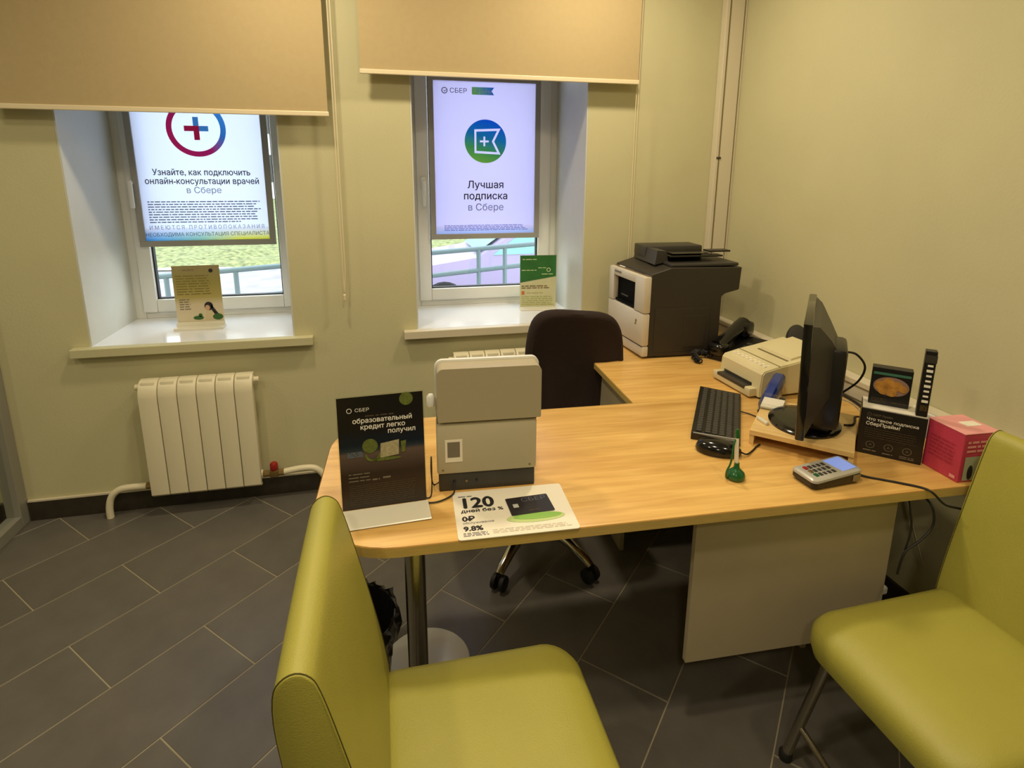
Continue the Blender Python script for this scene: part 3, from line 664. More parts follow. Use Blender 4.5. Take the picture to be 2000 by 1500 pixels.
# local +x runs along the front edge (away from the camera), local -y to the right wall
Wd, Dp = .25, .32
s = Sh()
pr_ = [(-.0, .008), (-.0, .05), (-.004, .098), (-.014, .110), (-.08, .124), (-.15, .134), (-.22, .146), (-.30, .158), (-Dp, .15), (-Dp, .008)]
s.loft([[Vector((x, y, z)) for y, z in pr_] for x in (0, Wd)]); bmesh.ops.bevel(s.bm, geom=[e for e in s.bm.edges if abs(e.verts[0].co.x-e.verts[1].co.x) < 1e-6], offset=.004, segments=2, affect='EDGES')
obj('body', s, 'fax', fax, 30)
s = Sh(); s.box(.02, Wd+.004, -.002, .032, .006, .04, .005); lip = obj('paper_tray', s, 'fax', fax, 30)
s = Sh(); s.box(.05, Wd-.03, .002, .034, .03, .0415); s.box(.05, Wd-.03, -.004, .0015, .03, .052); obj('paper_slot', s, 'dark', lip)
s = Sh(); s.box(.004, Wd-.004, -.084, -.080, .1205, .1255); s.box(.03, Wd-.05, -.145, -.135, .13, .1342); obj('top_groove', s, 'faxd', fax)
s = Sh()
for i in range(8):
    for j in range(2): s.box(.03+i*.026, .044+i*.026, -.045-j*.018, -.036-j*.018, .112, .1205, .001)
obj('button', s, 'paper', fax)['kind'] = 'stuff'
s = Sh(); s.loft([[Vector((x, -.15, .133)), Vector((x, -.30, .156)), Vector((x, -.305, .172)), Vector((x, -.155, .142))] for x in (.03, Wd-.05)]); obj('rear_tray', s, 'fax', fax, 30)
for x, y in ((.02, -.015), (Wd-.02, -.015), (.02, -Dp+.02), (Wd-.02, -Dp+.02)):
    s = Sh(); s.lathe([(.01, 0), (.01, .01)], 10, T(x, y, 0)); obj('foot', s, 'rubber', fax)

# ------------------------------------------------------------------ monitor stand and monitor
a = math.atan2(1.264-1.467, 1.317-1.110)
st = thing('monitor_stand', 'pale wooden riser shelf under the monitor', 'stand', (1.108, 1.469, .75), a)
SW = .288; SD = .31
s = Sh(); s.box(0, SW, 0, SD, .034, .05, .001); obj('shelf', s, 'wood2', st)
s = Sh(); s.box(0, .014, .004, SD, 0, .034); obj('side_leg', s, 'wood2', st)
s = Sh(); s.box(SW-.014, SW, .004, SD, 0, .034); obj('side_leg', s, 'wood2', st)
mo = thing('monitor', 'black computer monitor on a round base, seen almost edge on from behind', 'monitor', (1.316, 1.480, .80), math.radians(48.6))
# local +x along the panel (away from the camera), local +y towards the sitter (screen side)
s = Sh(); s.lathe([(.125, 0), (.126, .006), (.118, .012), (.09, .016), (.03, .02)], 48, Matrix.Diagonal((1, .86, 1, 1))); obj('base', s, 'gloss', mo, True)
TL = Matrix.Translation((0, .006, -.005)) @ Matrix.Rotation(math.radians(-2), 4, 'X')
s = Sh(); s.box(-.06, .06, -.085, -.014, .012, .25, .01); s.box(-.08, .08, -.07, -.01, .010, .03, .008); obj('neck', s, 'black', mo, 30)
hw = .235
s = Sh(); s.box(-hw, hw, -.012, .012, .04, .39, .004, mx=TL); cs = obj('casing', s, 'gloss', mo, 30)
s = Sh(); s.box(-hw+.016, hw-.016, .0115, .0127, .058, .374, mx=TL); obj('screen', s, 'gloss', cs)
s = Sh()
s.loft([[TL @ Vector((x, y, z)) for x, z in ((-a_, b0), (a_, b0), (a_, b1), (-a_, b1))] for y, a_, b0, b1 in ((-.011, hw-.008, .05, .382), (-.03, hw-.05, .08, .372), (-.062, .12, .13, .32), (-.088, .085, .17, .27))]); obj('rear_cover', s, 'dark', mo, 30)
s = Sh(); s.box(-.11, .06, -.092, -.02, .03, .29, .014); obj('neck_cover', s, 'black', mo, 30)
s = Sh(); s.tube([(.02, -.085, .25), (.03, -.12, .245), (.06, -.15, .20), (.09, -.14, .14), (.12, -.10, .08), (.14, -.08, .05)], .0035, 8, smooth=6); obj('video_cable', s, 'rubber', mo, True)

# ------------------------------------------------------------------ keyboard, mouse, pen, terminal
kb = local_thing('keyboard', 'black computer keyboard lying lengthwise on the desk', 'keyboard', (.946, 1.541), (1.218, 1.941), .75)
KL = .445; KW = .150
s = Sh(); s.loft([[Vector((x, 0, .002)), Vector((x, -KW, .002)), Vector((x, -KW, .012)), Vector((x, 0, .022))] for x in (0, .003, KL-.003, KL)]); obj('body', s, 'black', kb, 30)
s = Sh()
for j in range(6):
    n = 20; yy = -.014-j*.0215-(.006 if j else 0)
    for i in range(n):
        if i in (15, 16) and j == 0: pass
        x = .022+i*.0203
        z = .022+(yy)*.066
        s.box(x, x+.0165, yy-.017, yy, z-.002, z+.006, .0012, 1)
k = obj('keycap', s, 'dark', kb); k['kind'] = 'stuff'
s = Sh(); s.box(.004, .009, -KW+.006, -.006, .013, .0235, .001, mx=None); obj('edge_strip', s, 'framegrey', kb, label='bright reflective edge strip')
s = Sh(); s.tube([(KL*.62, -KW, .008), (KL*.62, -KW-.03, .004), (KL*.55, -KW-.075, .004), (KL*.5, -KW-.11, .004)], .0022, 6, smooth=5); obj('cable', s, 'rubber', kb, True)
ms = thing('computer_mouse', 'black computer mouse in front of the keyboard', 'mouse', (.982, 1.440, .75), math.radians(-33)); ms.scale = (1.18, 1.25, 1.2)
secs = []
for z, k_ in ((.001, .93), (.008, 1.0), (.018, .96), (.027, .8), (.033, .5), (.035, .15)):
    secs.append([Vector((.058*k_*math.cos(q*2*PI/24)-(.004 if z > .02 else 0), .032*k_*math.sin(q*2*PI/24), z)) for q in range(24)])
s = Sh(); s.loft(secs); obj('body', s, 'gloss', ms, 60)
s = Sh(); s.lathe([(.003, -.0035), (.009, -.003), (.009, .003), (.003, .0035)], 14, T(.03, 0, .0225, PI/2)); obj('scroll_wheel', s, 'dark', ms, True)
s = Sh(); s.tube([(.054, 0, .012), (.07, .004, .006), (.085, .035, .003), (.095, .06, .003), (.105, .078, .003)], .0022, 6, smooth=5); obj('cable', s, 'rubber', ms, True)

pn = thing('counter_pen', 'green and white counter pen standing in a green ball holder', 'pen', (.944, 1.291, .75))
s = Sh(); s.lathe([(.020, 0), (.024, .004), (.026, .012), (.022, .022), (.013, .030), (.008, .036), (.007, .05)], 28); obj('holder', s, 'green', pn, True)
s = Sh(); s.tube([(0, 0, .045), (-.001, .003, .06), (-.002, .008, .125)], .0055, 12, rads=[.0045, .006, .0055]); obj('barrel', s, 'paper', pn, True, label='white pen barrel')
s = Sh(); s.tube([(-.002, .008, .123), (-.002, .0085, .14), (-.002, .009, .148)], .006, 12, rads=[.0064, .006, .004]); obj('cap', s, 'green', pn, True, label='green pen cap')
s = Sh(); s.tube([(-.002, .009, .12), (-.012, .004, .11), (-.018, -.002, .08), (-.024, -.004, .05), (-.033, -.004, .03), (-.03, 0, .008), (-.022, .0, .006)], .0028, 8, smooth=5); obj('cord', s, 'green', pn, True)

tm = thing('card_terminal', 'silver and black card payment terminal with lit blue screen', 'card terminal', (1.19, 1.232, .75), math.radians(4))
secs = []
for z, ins in ((.002, .006), (.010, 0), (.024, 0)):
    secs.append([Vector((x, y, z+(.012*max(0, (x+.03)/.11) if z > .02 else 0))) for x, y in rrect(-.083+ins, .083-ins, -.043+ins, .043-ins, .014, 5)])
s = Sh(); s.loft(secs); obj('body', s, 'black', tm, 40)
s = Sh(); secs = []
for dz, ins in ((0, -.001), (.006, 0), (.010, .005)):
    secs.append([Vector((x, y, .0235+dz+.012*max(0, (x+.03)/.11))) for x, y in rrect(-.083+ins, .083-ins, -.043+ins, .043-ins, .014, 5)])
s.loft(secs); obj('bezel', s, 'silver', tm, 40, label='silver top bezel')
def tz(x): return .034+.012*max(0, (x+.03)/.11)
sc_em = mat('blue_lit_display', srgb(120, 140, 200), .3)
b_ = sc_em.node_tree.nodes['Principled BSDF']; b_.inputs['Emission Color'].default_value = srgb(120, 145, 225); b_.inputs['Emission Strength'].default_value = .55
s = Sh(); s.quad([(.012, -.032, tz(.012)+.0012), (.07, -.032, tz(.07)+.0012), (.07, .032, tz(.07)+.0012), (.012, .032, tz(.012)+.0012)]); obj('screen', s, sc_em, tm, label='lit blue display')
for i in range(5):
    for j in range(3):
        x = -.062+i*.0148; y = -.028+j*.0195
        s = Sh(); s.box(x, x+.0105, y, y+.014, tz(x)-.001, tz(x)+.0035, .001)
        obj('key', s, ('red', 'brass', 'green')[::-1][j] if i == 0 else 'dark', tm, label=('green key', 'yellow key', 'red key')[j] if i == 0 else None)
s = Sh(); s.box(.05, .075, -.0445, -.042, .01, .03, .001); obj('side_vent', s, 'alu', tm)
def cable(label, pts, r=.003, m='rubber', sm=8, name='cable', cat='cable'):
    s = Sh(); s.tube(pts, r, 8, smooth=sm); o = obj(name, s, m, None, True); rebase(o); tag(o, label, cat); return o
s = Sh(); w_ = lambda x, y, z: tuple(Matrix.Rotation(-math.radians(4), 3, 'Z') @ Vector((x-1.19, y-1.232, z-.75)))
s.tube([w_(1.271, 1.238, .768), w_(1.285, 1.237, .76), w_(1.315, 1.215, .7535), w_(1.37, 1.175, .7535), w_(1.418, 1.135, .753), w_(1.43, 1.112, .748), w_(1.47, 1.105, .712), w_(1.55, 1.112, .68), w_(1.62, 1.14, .62), w_(1.68, 1.2, .5)], .003, 8, smooth=7)
obj('cable', s, 'rubber', tm, True)
cable('black cable looping below the right front edge of the desk, its plug hanging', [(1.45, 1.16, .716), (1.452, 1.13, .70), (1.455, 1.118, .672), (1.45, 1.115, .635), (1.415, 1.115, .60), (1.385, 1.12, .575), (1.372, 1.12, .55), (1.365, 1.12, .50)], .0032)
cable('thin black cable hanging straight down under the right part of the desk', [(1.385, 1.14, .72), (1.392, 1.135, .68), (1.398, 1.13, .64), (1.392, 1.127, .60), (1.384, 1.126, .57)], .0026)
cable('dark cable hanging beside the right edge of the grey desk panel', [(1.412, 1.205, .72), (1.414, 1.205, .64), (1.408, 1.205, .56), (1.412, 1.205, .50), (1.408, 1.205, .42)], .0035)
o = Sh(); o.box(1.398, 1.426, 1.188, 1.212, .366, .392, .006); o = obj('power_plug', o, 'white'); rebase(o); tag(o, 'white power plug beside the lower right edge of the desk panel', 'plug')
cable('pale wire running slantwise down the wall under the right end of the desk', [(1.812, 1.55, .71), (1.812, 1.53, .52), (1.812, 1.46, .36), (1.812, 1.40, .25)], .0025, 'panel')

# ------------------------------------------------------------------ clutter behind the monitor
sg = thing('stapler', 'blue stapler leaning between the fax and the monitor', 'stapler', (1.375, 1.715, .7505), math.radians(36)); sg.scale = (1.2, 1.3, 1.25)
TS = T(0, 0, .036, 0, -.38)
s = Sh(); s.box(-.075, .075, -.017, .017, 0, .010, .003); obj('base', s, 'black', sg)
s = Sh(); s.loft([[TS @ Vector((x, y, z)) for y, z in ((-w2, z0), (w2, z0), (w2, z1), (w2*.6, z2), (-w2*.6, z2), (-w2, z1))] for x, w2, z0, z1, z2 in ((-.08, .012, 0, .012, .018), (-.07, .016, 0, .022, .03), (0, .017, .002, .028, .036), (.065, .016, .004, .026, .034), (.078, .012, .006, .018, .024))]); obj('top', s, 'blue', sg, 40)
s = Sh(); s.box(-.06, .07, -.01, .01, .011, .022, .002, mx=T(0, 0, .004, 0, -.06)); obj('magazine', s, 'dullchrome', sg)
ty = thing('card_tray', 'clear plastic tray with white cards beside the monitor base', 'tray', (1.305, 1.622, .80), math.radians(46)); ty.scale = (1.1, .9, 1)
s = Sh(); s.box(-.05, .05, -.045, .045, 0, .003, .001)
for x0, x1, y0, y1 in ((-.05, -.047, -.045, .045), (.047, .05, -.045, .045), (-.05, .05, -.045, -.042), (-.05, .05, .042, .045)): s.box(x0, x1, y0, y1, .003, .022)
obj('shell', s, 'acrylic', ty)
s = Sh(); s.box(-.044, .044, -.038, .038, .003, .010, .001); obj('cards', s, 'paper', ty)
o = Sh(); o.box(1.178, 1.191, 1.485, 1.535, .8005, .811, .003); o = obj('usb_stick', o, 'frost'); rebase(o); tag(o, 'small pale usb stick on the left part of the wooden riser', 'usb stick')
cable('thin white wire curving over the back of the riser behind the monitor', [(1.44, 1.60, .803), (1.50, 1.585, .83), (1.545, 1.54, .825), (1.55, 1.49, .807), (1.53, 1.45, .803)], .0022, 'white')
cable('black power cable crossing the riser from the monitor base to the black box', [(1.425, 1.43, .8035), (1.45, 1.425, .8035), (1.48, 1.445, .8035), (1.51, 1.475, .8035), (1.56, 1.49, .79), (1.66, 1.5, .765), (1.75, 1.52, .70)], .0032)
cable('black cable bundle along the trunking behind the riser', [(1.60, 1.52, .756), (1.66, 1.58, .757), (1.70, 1.66, .757), (1.715, 1.78, .757), (1.72, 1.95, .757), (1.70, 2.12, .757)], .005)

# ------------------------------------------------------------------ promotional boxes at the right
def carton(name, label, p0, p1, z, w_, d_, h, m, group=None):
    t = local_thing(name, label, 'box', p0, p1, z, group)
    s = Sh(); s.box(0, w_, 0, d_, 0, h, .0015, 1); obj('carton', s, m, t); return t, T(0, -.001, 0, PI/2)
bx, F = carton('promotional_box', 'large black printed card box beside the riser, smaller boxes on it', (1.408, 1.357), (1.528, 1.241), .75, .167, .10, .148, 'boxblack')
s = Sh(); s.box(.002, .165, .002, .098, .148, .1505); obj('lid', s, 'paper', bx, label='white top face')
text(bx, '⊘ СБЕР Прайм', .0085, .016, .128, MT['inkdim'], F, align='LEFT')
text(bx, 'Что такое подписка', .0125, .016, .112, MT['inkwhite'], F, align='LEFT', bold=.0002, sx=1.1); text(bx, 'СберПрайм?', .0145, .016, .097, MT['inkwhite'], F, align='LEFT', bold=.0003)
flat(bx, 'fine_print', fine(.016, .15, .055, .09, 5, .3, .006), 'inkdim2', F)
for k in range(3): flat(bx, 'round_icon', ring(.035+k*.047, .034, .010, .0115, 24)+[R4(.031+k*.047, .039+k*.047, .032, .0335), R4(.033+k*.047, .037+k*.047, .036, .0375)], 'inkdim', F)
flat(bx, 'fine_print', fine(.018, .052, .012, .018, 1, .6, .008)+fine(.068, .095, .010, .016, 1, .6, .008)+fine(.112, .15, .008, .018, 2, .5, .008), 'inkdim', F)
b2, F = carton('promotional_box', 'small dark box with a picture of golden balls, standing on the large black box', (1.449, 1.378), (1.535, 1.294), .9015, .104, .035, .118, 'boxblack')
gold = mat('golden_print', srgb(190, 136, 60), .4, noise=.35, nscale=60); flat(b2, 'printed_picture', [disc(.053, .062, .046, ry=.030)], mat('pale_print', srgb(150, 120, 110), .4), F)
for i, (x, y, r) in enumerate(((.026, .062, .015), (.045, .072, .017), (.068, .066, .015), (.084, .060, .011), (.034, .048, .013), (.056, .046, .014))): flat(b2, 'printed_ball', [disc(x, y, r, 20)], gold, F, 2+i)
flat(b2, 'printed_band', [R4(.004, .100, .096, .104)], mat('teal_print', srgb(70, 120, 100), .3), F)
flat(b2, 'fine_print', fine(.006, .045, .008, .022, 3, .5, .006)+fine(.06, .1, .010, .016, 1, .5, .006), 'inkdim2', F, 2)
b3, F = carton('promotional_box', 'tall narrow black box with a column of white marks, rightmost on the black box', (1.506, 1.2645), (1.5265, 1.245), .9015, .028, .026, .20, 'boxblack')
flat(b3, 'printed_mark', [R4(.009, .022, .045+k*.0155, .051+k*.0155) if k % 3 else R4(.008, .0235, .044+k*.0155, .052+k*.0155) for k in range(8)], 'inkwhite', F)
flat(b3, 'fine_print', fine(.007, .024, .018, .036, 4, .5, .005), 'brass', F)
s = Sh(); s.box(.001, .029, -.0012, .0, .165, .188); obj('top_flap', s, 'dark', b3)
pk, F = carton('gift_box', 'pink card box with pale lid at the right end of the desk', (1.540, 1.139), (1.70, 1.132), .75, .115, .115, .145, 'pink')
s = Sh(); s.box(-.001, .116, -.001, .116, .145, .148, .001, 1); obj('lid', s, 'pinkpale', pk)
s = Sh(); s.box(.05, .10, .04, .07, .148, .1495); obj('label_sticker', s, 'paper', pk)
flat(pk, 'fine_print', fine(.012, .10, .088, .128, 3, .5, .012), 'pinkpale', F)
flat(pk, 'printed_picture', [R4(.012, .1, .006, .078)], mat('grey_green_print', srgb(170, 176, 150), .5), F)
flat(pk, 'printed_picture', [disc(.034, .03, .009, 20, .022)], 'ink', F, 2)
FS = T(-.001, 0, 0, PI/2, 0, -PI/2)
flat(pk, 'fine_print', fine(-.10, -.02, .04, .11, 6, .3, .01), mat('dark_pink_ink', srgb(170, 46, 74), .5), FS)
flat(pk, 'printed_mark', [R4(-.025, -.008, .008, .018)], 'pinkpale', FS)

# ------------------------------------------------------------------ display seen from the back, tent card, leaflet on the desk
dp = local_thing('customer_display', 'grey plastic display unit seen from the back with black lower strip', 'display', (.113, 1.400), (.386, 1.383), .75)
DW = .276
def profd(x0, x1, z0, z1, top_r, y0, y1, bulge=0):
    P = rrect(x0, x1, z0, z1, (top_r, top_r, .004, .004), 8)
    P = [(x, z+(bulge*math.cos((x-(x0+x1)/2)/(x1-x0)*PI) if z > (z0+z1)/2+.02 else 0)) for x, z in P]
    sh = Sh(); sh.loft([[Vector((x, y, z)) for x, z in P] for y in (y0, y0+.004, y1-.006, y1)]); return sh
s = Sh(); s.box(.004, DW-.010, .0, .05, 0, .052, .003); obj('lower_strip', s, 'dark', dp, label='black connector strip')
s = Sh(); s.box(0, DW-.006, -.004, .052, .052, .198, .006); obj('lower_back', s, 'term2', dp, 30)
s = profd(.004, DW+.004, .204, .350, .016, -.008, .050, .006); ub = obj('upper_back', s, 'term', dp, 30)
s = Sh(); s.box(.002, DW-.006, .004, .046, .196, .206); obj('joint', s, 'faxd', dp)
s = profd(.0, DW+.008, .204, .356, .02, .050, .062, .006); obj('screen_bezel', s, 'white', dp, 30, label='pale front bezel rim')
s = Sh(); s.lathe([(.006, 0), (.011, .004), (.011, .03), (.006, .036)], 14, T(-.012, .03, .235)); obj('side_knob', s, 'white', dp, True)
s = Sh(); s.box(.022, .068, -.0052, -.004, .088, .152); sk = obj('label_sticker', s, 'paper', dp, label='white square sticker')
s = Sh(); s.box(.028, .061, -.0058, -.0052, .102, .146); obj('grey_field', s, 'inkdim', sk)
for x, m_, r in ((.045, 'rubber', .004), (.078, 'brass', .0035), (.105, 'rubber', .003)):
    s = Sh(); s.lathe([(r, 0), (r, .003)], 12, T(x, 0, .028, PI/2)); obj('socket', s, m_, dp, True)
s = Sh()
for x in (.015, DW-.025): s.lathe([(.003, 0), (.003, .002)], 10, T(x, -.003, .065, PI/2))
obj('screw', s, 'faxd', dp)
s = Sh(); s.tube([(.045, -.003, .028), (.045, -.012, .020), (.04, -.025, .006), (.015, -.045, .004), (-.015, -.055, .004), (-.06, -.045, .004)], .0022, 8, smooth=6); obj('cable', s, 'rubber', dp, True)
cable('black cable looping behind the tent card to the grey display unit', [(.13, 1.455, .753), (.105, 1.435, .753), (.098, 1.42, .80), (.10, 1.43, .84), (.098, 1.40, .80), (.095, 1.385, .757), (.085, 1.372, .753), (.075, 1.385, .753)], .0018)

tc_ = local_thing('tent_card', 'upright dark advertising card in a clear holder on the left end of the desk', 'advertising card', (-.134, 1.352), (.083, 1.362), .75)
TW = .217; TH = .305; Tm = Matrix.Rotation(math.radians(-4), 4, 'X')
s = Sh(); s.box(0, TW, -.001, .001, .002, TH, mx=Tm); s.box(0, TW, -.085, .0, 0, .0022)
obj('acrylic_holder', s, 'acrylic', tc_)
s = Sh(); s.loft([[Vector((0, -.083, .0025)), Vector((TW, -.083, .0025)), Vector((TW, -.080, .0045)), Vector((0, -.080, .0045))], [Vector((0, -.004, .0025)), Vector((TW, -.004, .0025)), Vector((TW, -.004, .0065)), Vector((0, -.004, .0065))]]); obj('foot_plate', s, 'frost', tc_, label='milky white foot')
s = Sh(); s.box(.003, TW-.003, -.0022, -.001, .006, TH-.003, mx=Tm)
cardm = grad('dark_card_print', (0, 0, 1), 0, .305, [(0, srgb(46, 34, 26)), (.32, srgb(50, 38, 32)), (.5, srgb(96, 80, 74)), (.53, srgb(40, 52, 62)), (.57, srgb(10, 26, 44)), (.72, srgb(18, 14, 18)), (1, srgb(16, 12, 14))], .3)
obj('printed_sheet', s, cardm, tc_)
F = Tm @ T(0, -.0024, 0, PI/2)
flat(tc_, 'logo', ring(.032, .268, .005, .0065, 20), 'inkwhite', F); text(tc_, 'СБЕР', .012, .045, .264, MT['inkwhite'], F, align='LEFT', sx=1.15)
flat(tc_, 'fine_print', fine(.07, .14, .248, .254, 1, .6, .012), 'inkdim2', F)
text(tc_, 'образовательный', .0175, .112, .234, MT['inkwhite'], F, bold=.0003, sx=.98); text(tc_, 'кредит легко', .0175, .112, .217, MT['inkwhite'], F, bold=.0003); text(tc_, 'получил', .0175, .158, .201, MT['inkwhite'], F, bold=.0003)
ol = mat('olive_print', srgb(96, 108, 48), .5, noise=.3, nscale=90); pl = mat('pale_photo_print', srgb(170, 162, 128), .5, noise=.25, nscale=120)
flat(tc_, 'printed_globe', [disc(.078, .172, .019, 28)], ol, F, 2); flat(tc_, 'printed_leaf', [disc(.172, .287, .017, 28)], ol, F, 2)
flat(tc_, 'printed_block', [[(.102, .138), (.148, .142), (.150, .182), (.104, .176)]], pl, F, 3)
flat(tc_, 'printed_block', [[(.156, .146), (.164, .148), (.168, .178), (.154, .176)]], ol, F, 3)
flat(tc_, 'printed_swirl', ring(.084, .150, .014, .020, 24, PI, 2*PI)+[disc(.118, .134, .036, 28, .0045)], ol, F, 2)
flat(tc_, 'fine_print', fine(.022, .06, .145, .16, 4, .5, .008), mat('steel_blue_ink', srgb(110, 130, 150), .5), F, 2)
flat(tc_, 'fine_print', fine(.022, .075, .078, .105, 3, .3, .01)+fine(.08, .098, .079, .084, 1, .8, .009)+fine(.106, .126, .081, .087, 1, .8, .009), 'inkdim', F)
flat(tc_, 'fine_print', fine(.022, .192, .018, .072, 10, .35, .009), 'inkdim2', F)

lf = local_thing('advertising_mat', 'cream advertising mat with a printed black bank card, lying on the desk edge', 'leaflet', (.140, 1.178), (.437, 1.1645), .7502)
LW, LH = .298, .206
s = Sh(); s.prism(rrect(0, LW, 0, LH, .008, 4), 0, .0022); obj('sheet', s, 'paper', lf)
F = T(0, 0, .0024)
text(lf, '120', .064, .014, .128, MT['ink'], F, align='LEFT', bold=.0022, sx=.95); text(lf, 'дней без %', .0185, .016, .108, MT['ink'], F, align='LEFT', bold=.0004, sx=1.12)
text(lf, '0₽', .027, .016, .072, MT['ink'], F, align='LEFT', bold=.001); text(lf, 'обслуживание', .011, .016, .060, MT['inkgrey'], F, align='LEFT')
text(lf, '9.8%', .025, .016, .032, MT['ink'], F, align='LEFT', bold=.001); flat(lf, 'fine_print', fine(.014, .075, .010, .026, 3, .4, .008)+fine(.014, .05, .178, .184, 1, .6, .01), 'inkgrey', F)
flat(lf, 'green_glow', [disc(.20, .062, .075, 36, .020)], mat('pale_green_print', srgb(190, 210, 140), .6), F); flat(lf, 'green_glow', [disc(.205, .066, .062, 36, .013)], mat('green_print', srgb(140, 190, 90), .6), F, 2)
CM = F @ T(.195, .115, 0, 0, 0, math.radians(4))
cc = flat(lf, 'printed_bank_card', [rrect(-.057, .057, -.038, .040, .004, 4)], mat('dark_card_ink', srgb(34, 32, 40), .4), CM, 3)
flat(lf, 'printed_chip', [R4(-.044, -.030, -.006, .010)], mat('silver_ink', srgb(190, 190, 190), .4), CM, 4)
text(lf, 'СБЕР', .024, .016, .016, mat('card_grey_ink', srgb(90, 92, 110), .4), CM, 4, sx=1.1); flat(lf, 'fine_print', fine(-.01, .02, -.028, -.022, 1, .6, .01), 'inkdim2', CM, 4)
flat(lf, 'fine_print', fine(.085, .28, .012, .030, 3, .35, .01), mat('faint_ink', srgb(206, 196, 180), .6), F)

# ------------------------------------------------------------------ leaflets on the sills
lh = thing('leaflet_holder', 'golden green leaflet with a woman picture in a clear stand, left window sill', 'leaflet', (-.916, 3.057, ZS), 0, 'leaflet stands on the window sills')
gl = grad('gold_green_print', (0, 0, 1), .0, .31, [(0, srgb(214, 204, 176)), (.38, srgb(206, 192, 160)), (.5, srgb(170, 156, 90)), (.75, srgb(150, 142, 78)), (1, srgb(150, 138, 100))], .4)
s = Sh(); s.box(-.108, .108, -.001, .001, .022, .315); obj('printed_sheet', s, gl, lh)
s = Sh(); s.box(-.112, .112, -.06, .012, 0, .012, .002); s.box(-.112, .112, -.012, -.003, .012, .03, .001); obj('stand', s, 'frost', lh)
F = T(0, -.0014, 0, PI/2)
flat(lh, 'fine_print', fine(-.095, .06, .165, .27, 8, .35, .02), mat('olive_ink', srgb(126, 116, 60), .5), F); flat(lh, 'fine_print', fine(-.09, -.04, .09, .15, 5, .4, .012)+fine(-.06, -.01, .29, .297, 1, .6, .012), 'inkdim', F)
flat(lh, 'round_emblem', [disc(.068, .288, .010, 20)], 'ink', F)
flat(lh, 'printed_hair', [disc(.042, .108, .020, 20, .022), [(.05, .12), (.064, .10), (.095, .05), (.075, .05), (.055, .085)]], 'ink', F, 2); flat(lh, 'printed_face', [disc(.036, .100, .011, 16, .014)], mat('skin_print', srgb(200, 160, 130), .5), F, 3)
flat(lh, 'printed_blouse', [[(.02, .04), (.07, .04), (.066, .078), (.04, .088), (.024, .07)]], mat('beige_print', srgb(206, 190, 150), .5), F, 2)
flat(lh, 'printed_leaves', [disc(-.01, .05, .024, 20, .010), disc(.08, .052, .024, 20, .016), disc(.0, .063, .009, 14)], mat('leaf_green_print', srgb(50, 96, 40), .5), F, 3)
lh = thing('leaflet_holder', 'leaflet with green top half in a clear stand, right window sill', 'leaflet', (.852, 3.100, ZS), math.radians(-6), 'leaflet stands on the window sills')
s = Sh(); s.box(-.104, .104, -.001, .001, .012, .312); obj('printed_sheet', s, mat('pale_leaflet_print', srgb(196, 192, 150), .5, noise=.06, nscale=20), lh)
s = Sh(); s.box(-.106, .106, -.05, .012, 0, .010, .002); obj('stand', s, 'frost', lh)
flat(lh, 'printed_field', [[(-.104, .155), (.104, .19), (.104, .312), (-.104, .312)]], mat('green_field_print', srgb(44, 104, 44), .5, noise=.25, nscale=12), F)
flat(lh, 'fine_print', fine(-.09, -.01, .285, .292, 1, .6, .014)+fine(-.095, -.01, .223, .23, 1, .6, .014)+fine(0, .045, .237, .243, 1, .6, .014)+fine(.02, .09, .2, .207, 1, .6, .014)+ring(.06, .228, .008, .012, 20), mat('pale_green_ink', srgb(200, 214, 160), .5), F, 2)
flat(lh, 'fine_print', fine(-.095, .07, .118, .14, 2, .45, .016), mat('brown_ink', srgb(110, 84, 44), .5), F, 2); flat(lh, 'printed_mark', [R4(-.095, -.078, .085, .105)], mat('orange_ink', srgb(190, 110, 50), .5), F, 2)
flat(lh, 'fine_print', fine(-.065, .03, .09, .098, 1, .4, .016)+fine(-.095, .09, .02, .078, 5, .3, .016), mat('lime_ink', srgb(156, 166, 84), .5), F, 2)

# ------------------------------------------------------------------ waste bin, white plate
wb = thing('waste_bin', 'black wire waste bin with a dark liner bag beside the chrome desk leg', 'bin', (-.155, 1.50, 0))
def rb(z): return .103+.037*z/.28
s = Sh()
for k in range(44):
    a = 2*PI*k/44
    for da in (.22, -.22): s.tube([(rb(0)*math.cos(a), rb(0)*math.sin(a), .008), (rb(.14)*math.cos(a+da/2), rb(.14)*math.sin(a+da/2), .14), (rb(.28)*math.cos(a+da), rb(.28)*math.sin(a+da), .315)], .0012, 4)
o = obj('wire_mesh', s, 'dullchrome', wb)
s = Sh(); s.tube([(.141*math.cos(2*PI*k/40), .141*math.sin(2*PI*k/40), .317) for k in range(41)], .004, 8); obj('rim', s, 'black', wb, True)
s = Sh(); s.lathe([(.02, .002), (.102, .002), (.106, .01), (.104, .014)], 32); obj('bottom', s, 'black', wb, True)
bag = mat('black_bin_liner', srgb(26, 23, 24), .22, bump=.8, bscale=30)
secs = []; n = 56
for r, z, wv in ((.095, .012, .002), (.098, .03, .003), (.112, .14, .003), (.128, .27, .003), (.134, .305, .003), (.141, .326, .004), (.150, .322, .008), (.149, .29, .008), (.146, .24, .01)):
    secs.append([Vector(((r+wv*math.sin(k*2.9+z*40)+wv*.7*math.sin(k*5.3))*math.cos(2*PI*k/n), (r+wv*math.sin(k*2.9+z*40)+wv*.7*math.sin(k*5.3))*math.sin(2*PI*k/n), z+.006*math.sin(k*1.7))) for k in range(n)])
s = Sh(); s.loft(secs, caps=False); obj('liner_bag', s, bag, wb, True)
s = Sh(); s.lathe([(.02, -.008), (.13, -.008), (.142, -.002), (.142, .006), (.135, .010), (.02, .010)], 48, T(.078, 1.60, .0085)); o = obj('round_plate', s, 'white', None, True); rebase(o)
tag(o, 'white round plate lying on the floor behind the chrome desk leg', 'plate')

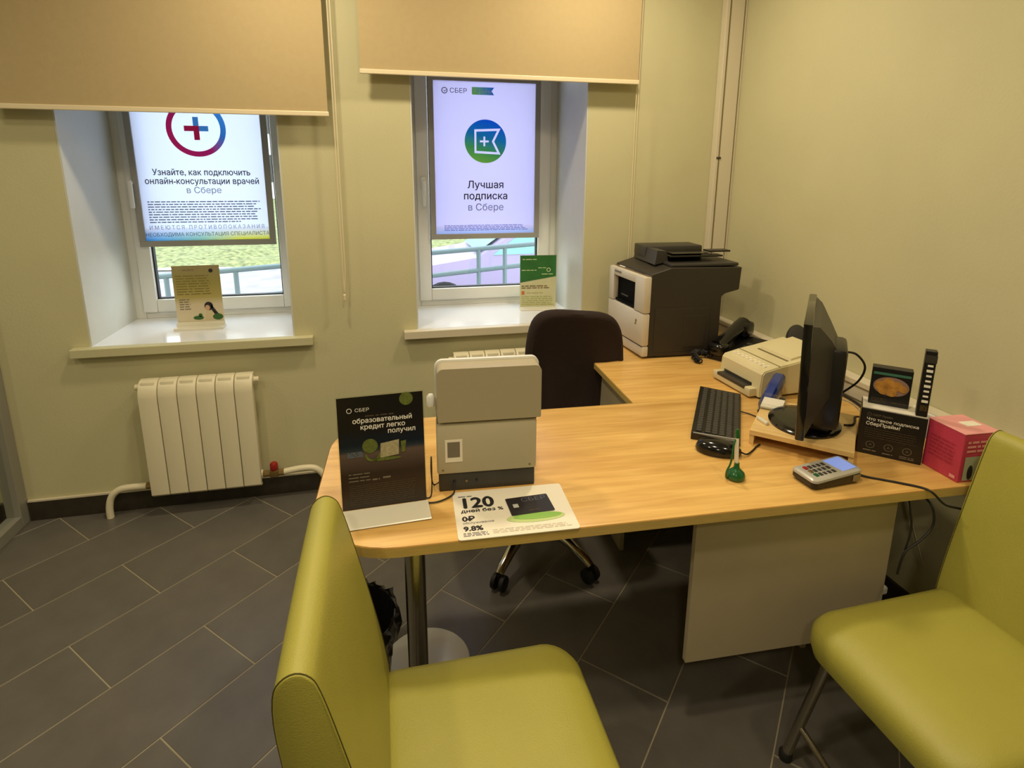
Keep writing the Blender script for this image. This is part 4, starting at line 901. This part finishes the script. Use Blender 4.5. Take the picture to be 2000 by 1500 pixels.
# ------------------------------------------------------------------ turn the lettering into meshes
bpy.context.view_layer.update()
dg = bpy.context.evaluated_depsgraph_get()
for o, parent, mx, m, nm, bold, size in texts:
    raw = bpy.data.meshes.new_from_object(o.evaluated_get(dg))
    V = []; idx = {}; mp_ = []
    for v in raw.vertices:
        k = (round(v.co.x, 4), round(v.co.y, 4))
        if k not in idx: idx[k] = len(V); V.append(Vector(k))
        mp_.append(idx[k])
    Ed = list({tuple(sorted((mp_[e.vertices[0]], mp_[e.vertices[1]]))) for e in raw.edges if mp_[e.vertices[0]] != mp_[e.vertices[1]]})
    rv = np.array([v.co[:2] for v in raw.vertices]); re_ = np.array([e.vertices[:] for e in raw.edges])
    bpy.data.meshes.remove(raw)
    r_ = list(delaunay_2d_cdt(V, Ed, [], 0, 1e-5, False))
    cen = np.array([[sum(r_[0][i][a] for i in f)/3 for a in (0, 1)] for f in r_[2]])+1e-7
    a_ = rv[re_[:, 0]]; b_ = rv[re_[:, 1]]; inside = []
    for cx_, cy_ in cen:
        k = (a_[:, 1] > cy_) != (b_[:, 1] > cy_); aa, bb = a_[k], b_[k]
        inside.append(int(((aa[:, 0]+(cy_-aa[:, 1])/(bb[:, 1]-aa[:, 1])*(bb[:, 0]-aa[:, 0])) > cx_).sum()) % 2 == 1)
    r_[2] = [f for f, q in zip(r_[2], inside) if q]
    me = bpy.data.meshes.new(nm); me.from_pydata([(v.x, v.y, 0) for v in r_[0]], [], r_[2]); me.transform(Matrix.Scale(size, 4)); 
    if bold:
        bm = bmesh.new()
        for k, (dx, dy) in enumerate(((0, 0), (bold, 0), (-bold, 0), (0, bold), (0, -bold))):
            m2 = me.copy(); m2.transform(Matrix.Translation((dx, dy, k*.00002))); bm.from_mesh(m2); bpy.data.meshes.remove(m2)
        bm.to_mesh(me); bm.free()
    me.materials.clear(); me.materials.append(m)
    bpy.data.objects.remove(o)
    q = bpy.data.objects.new(nm, me); C.objects.link(q); q.parent = parent; q.matrix_local = mx
print('tiles', tn)
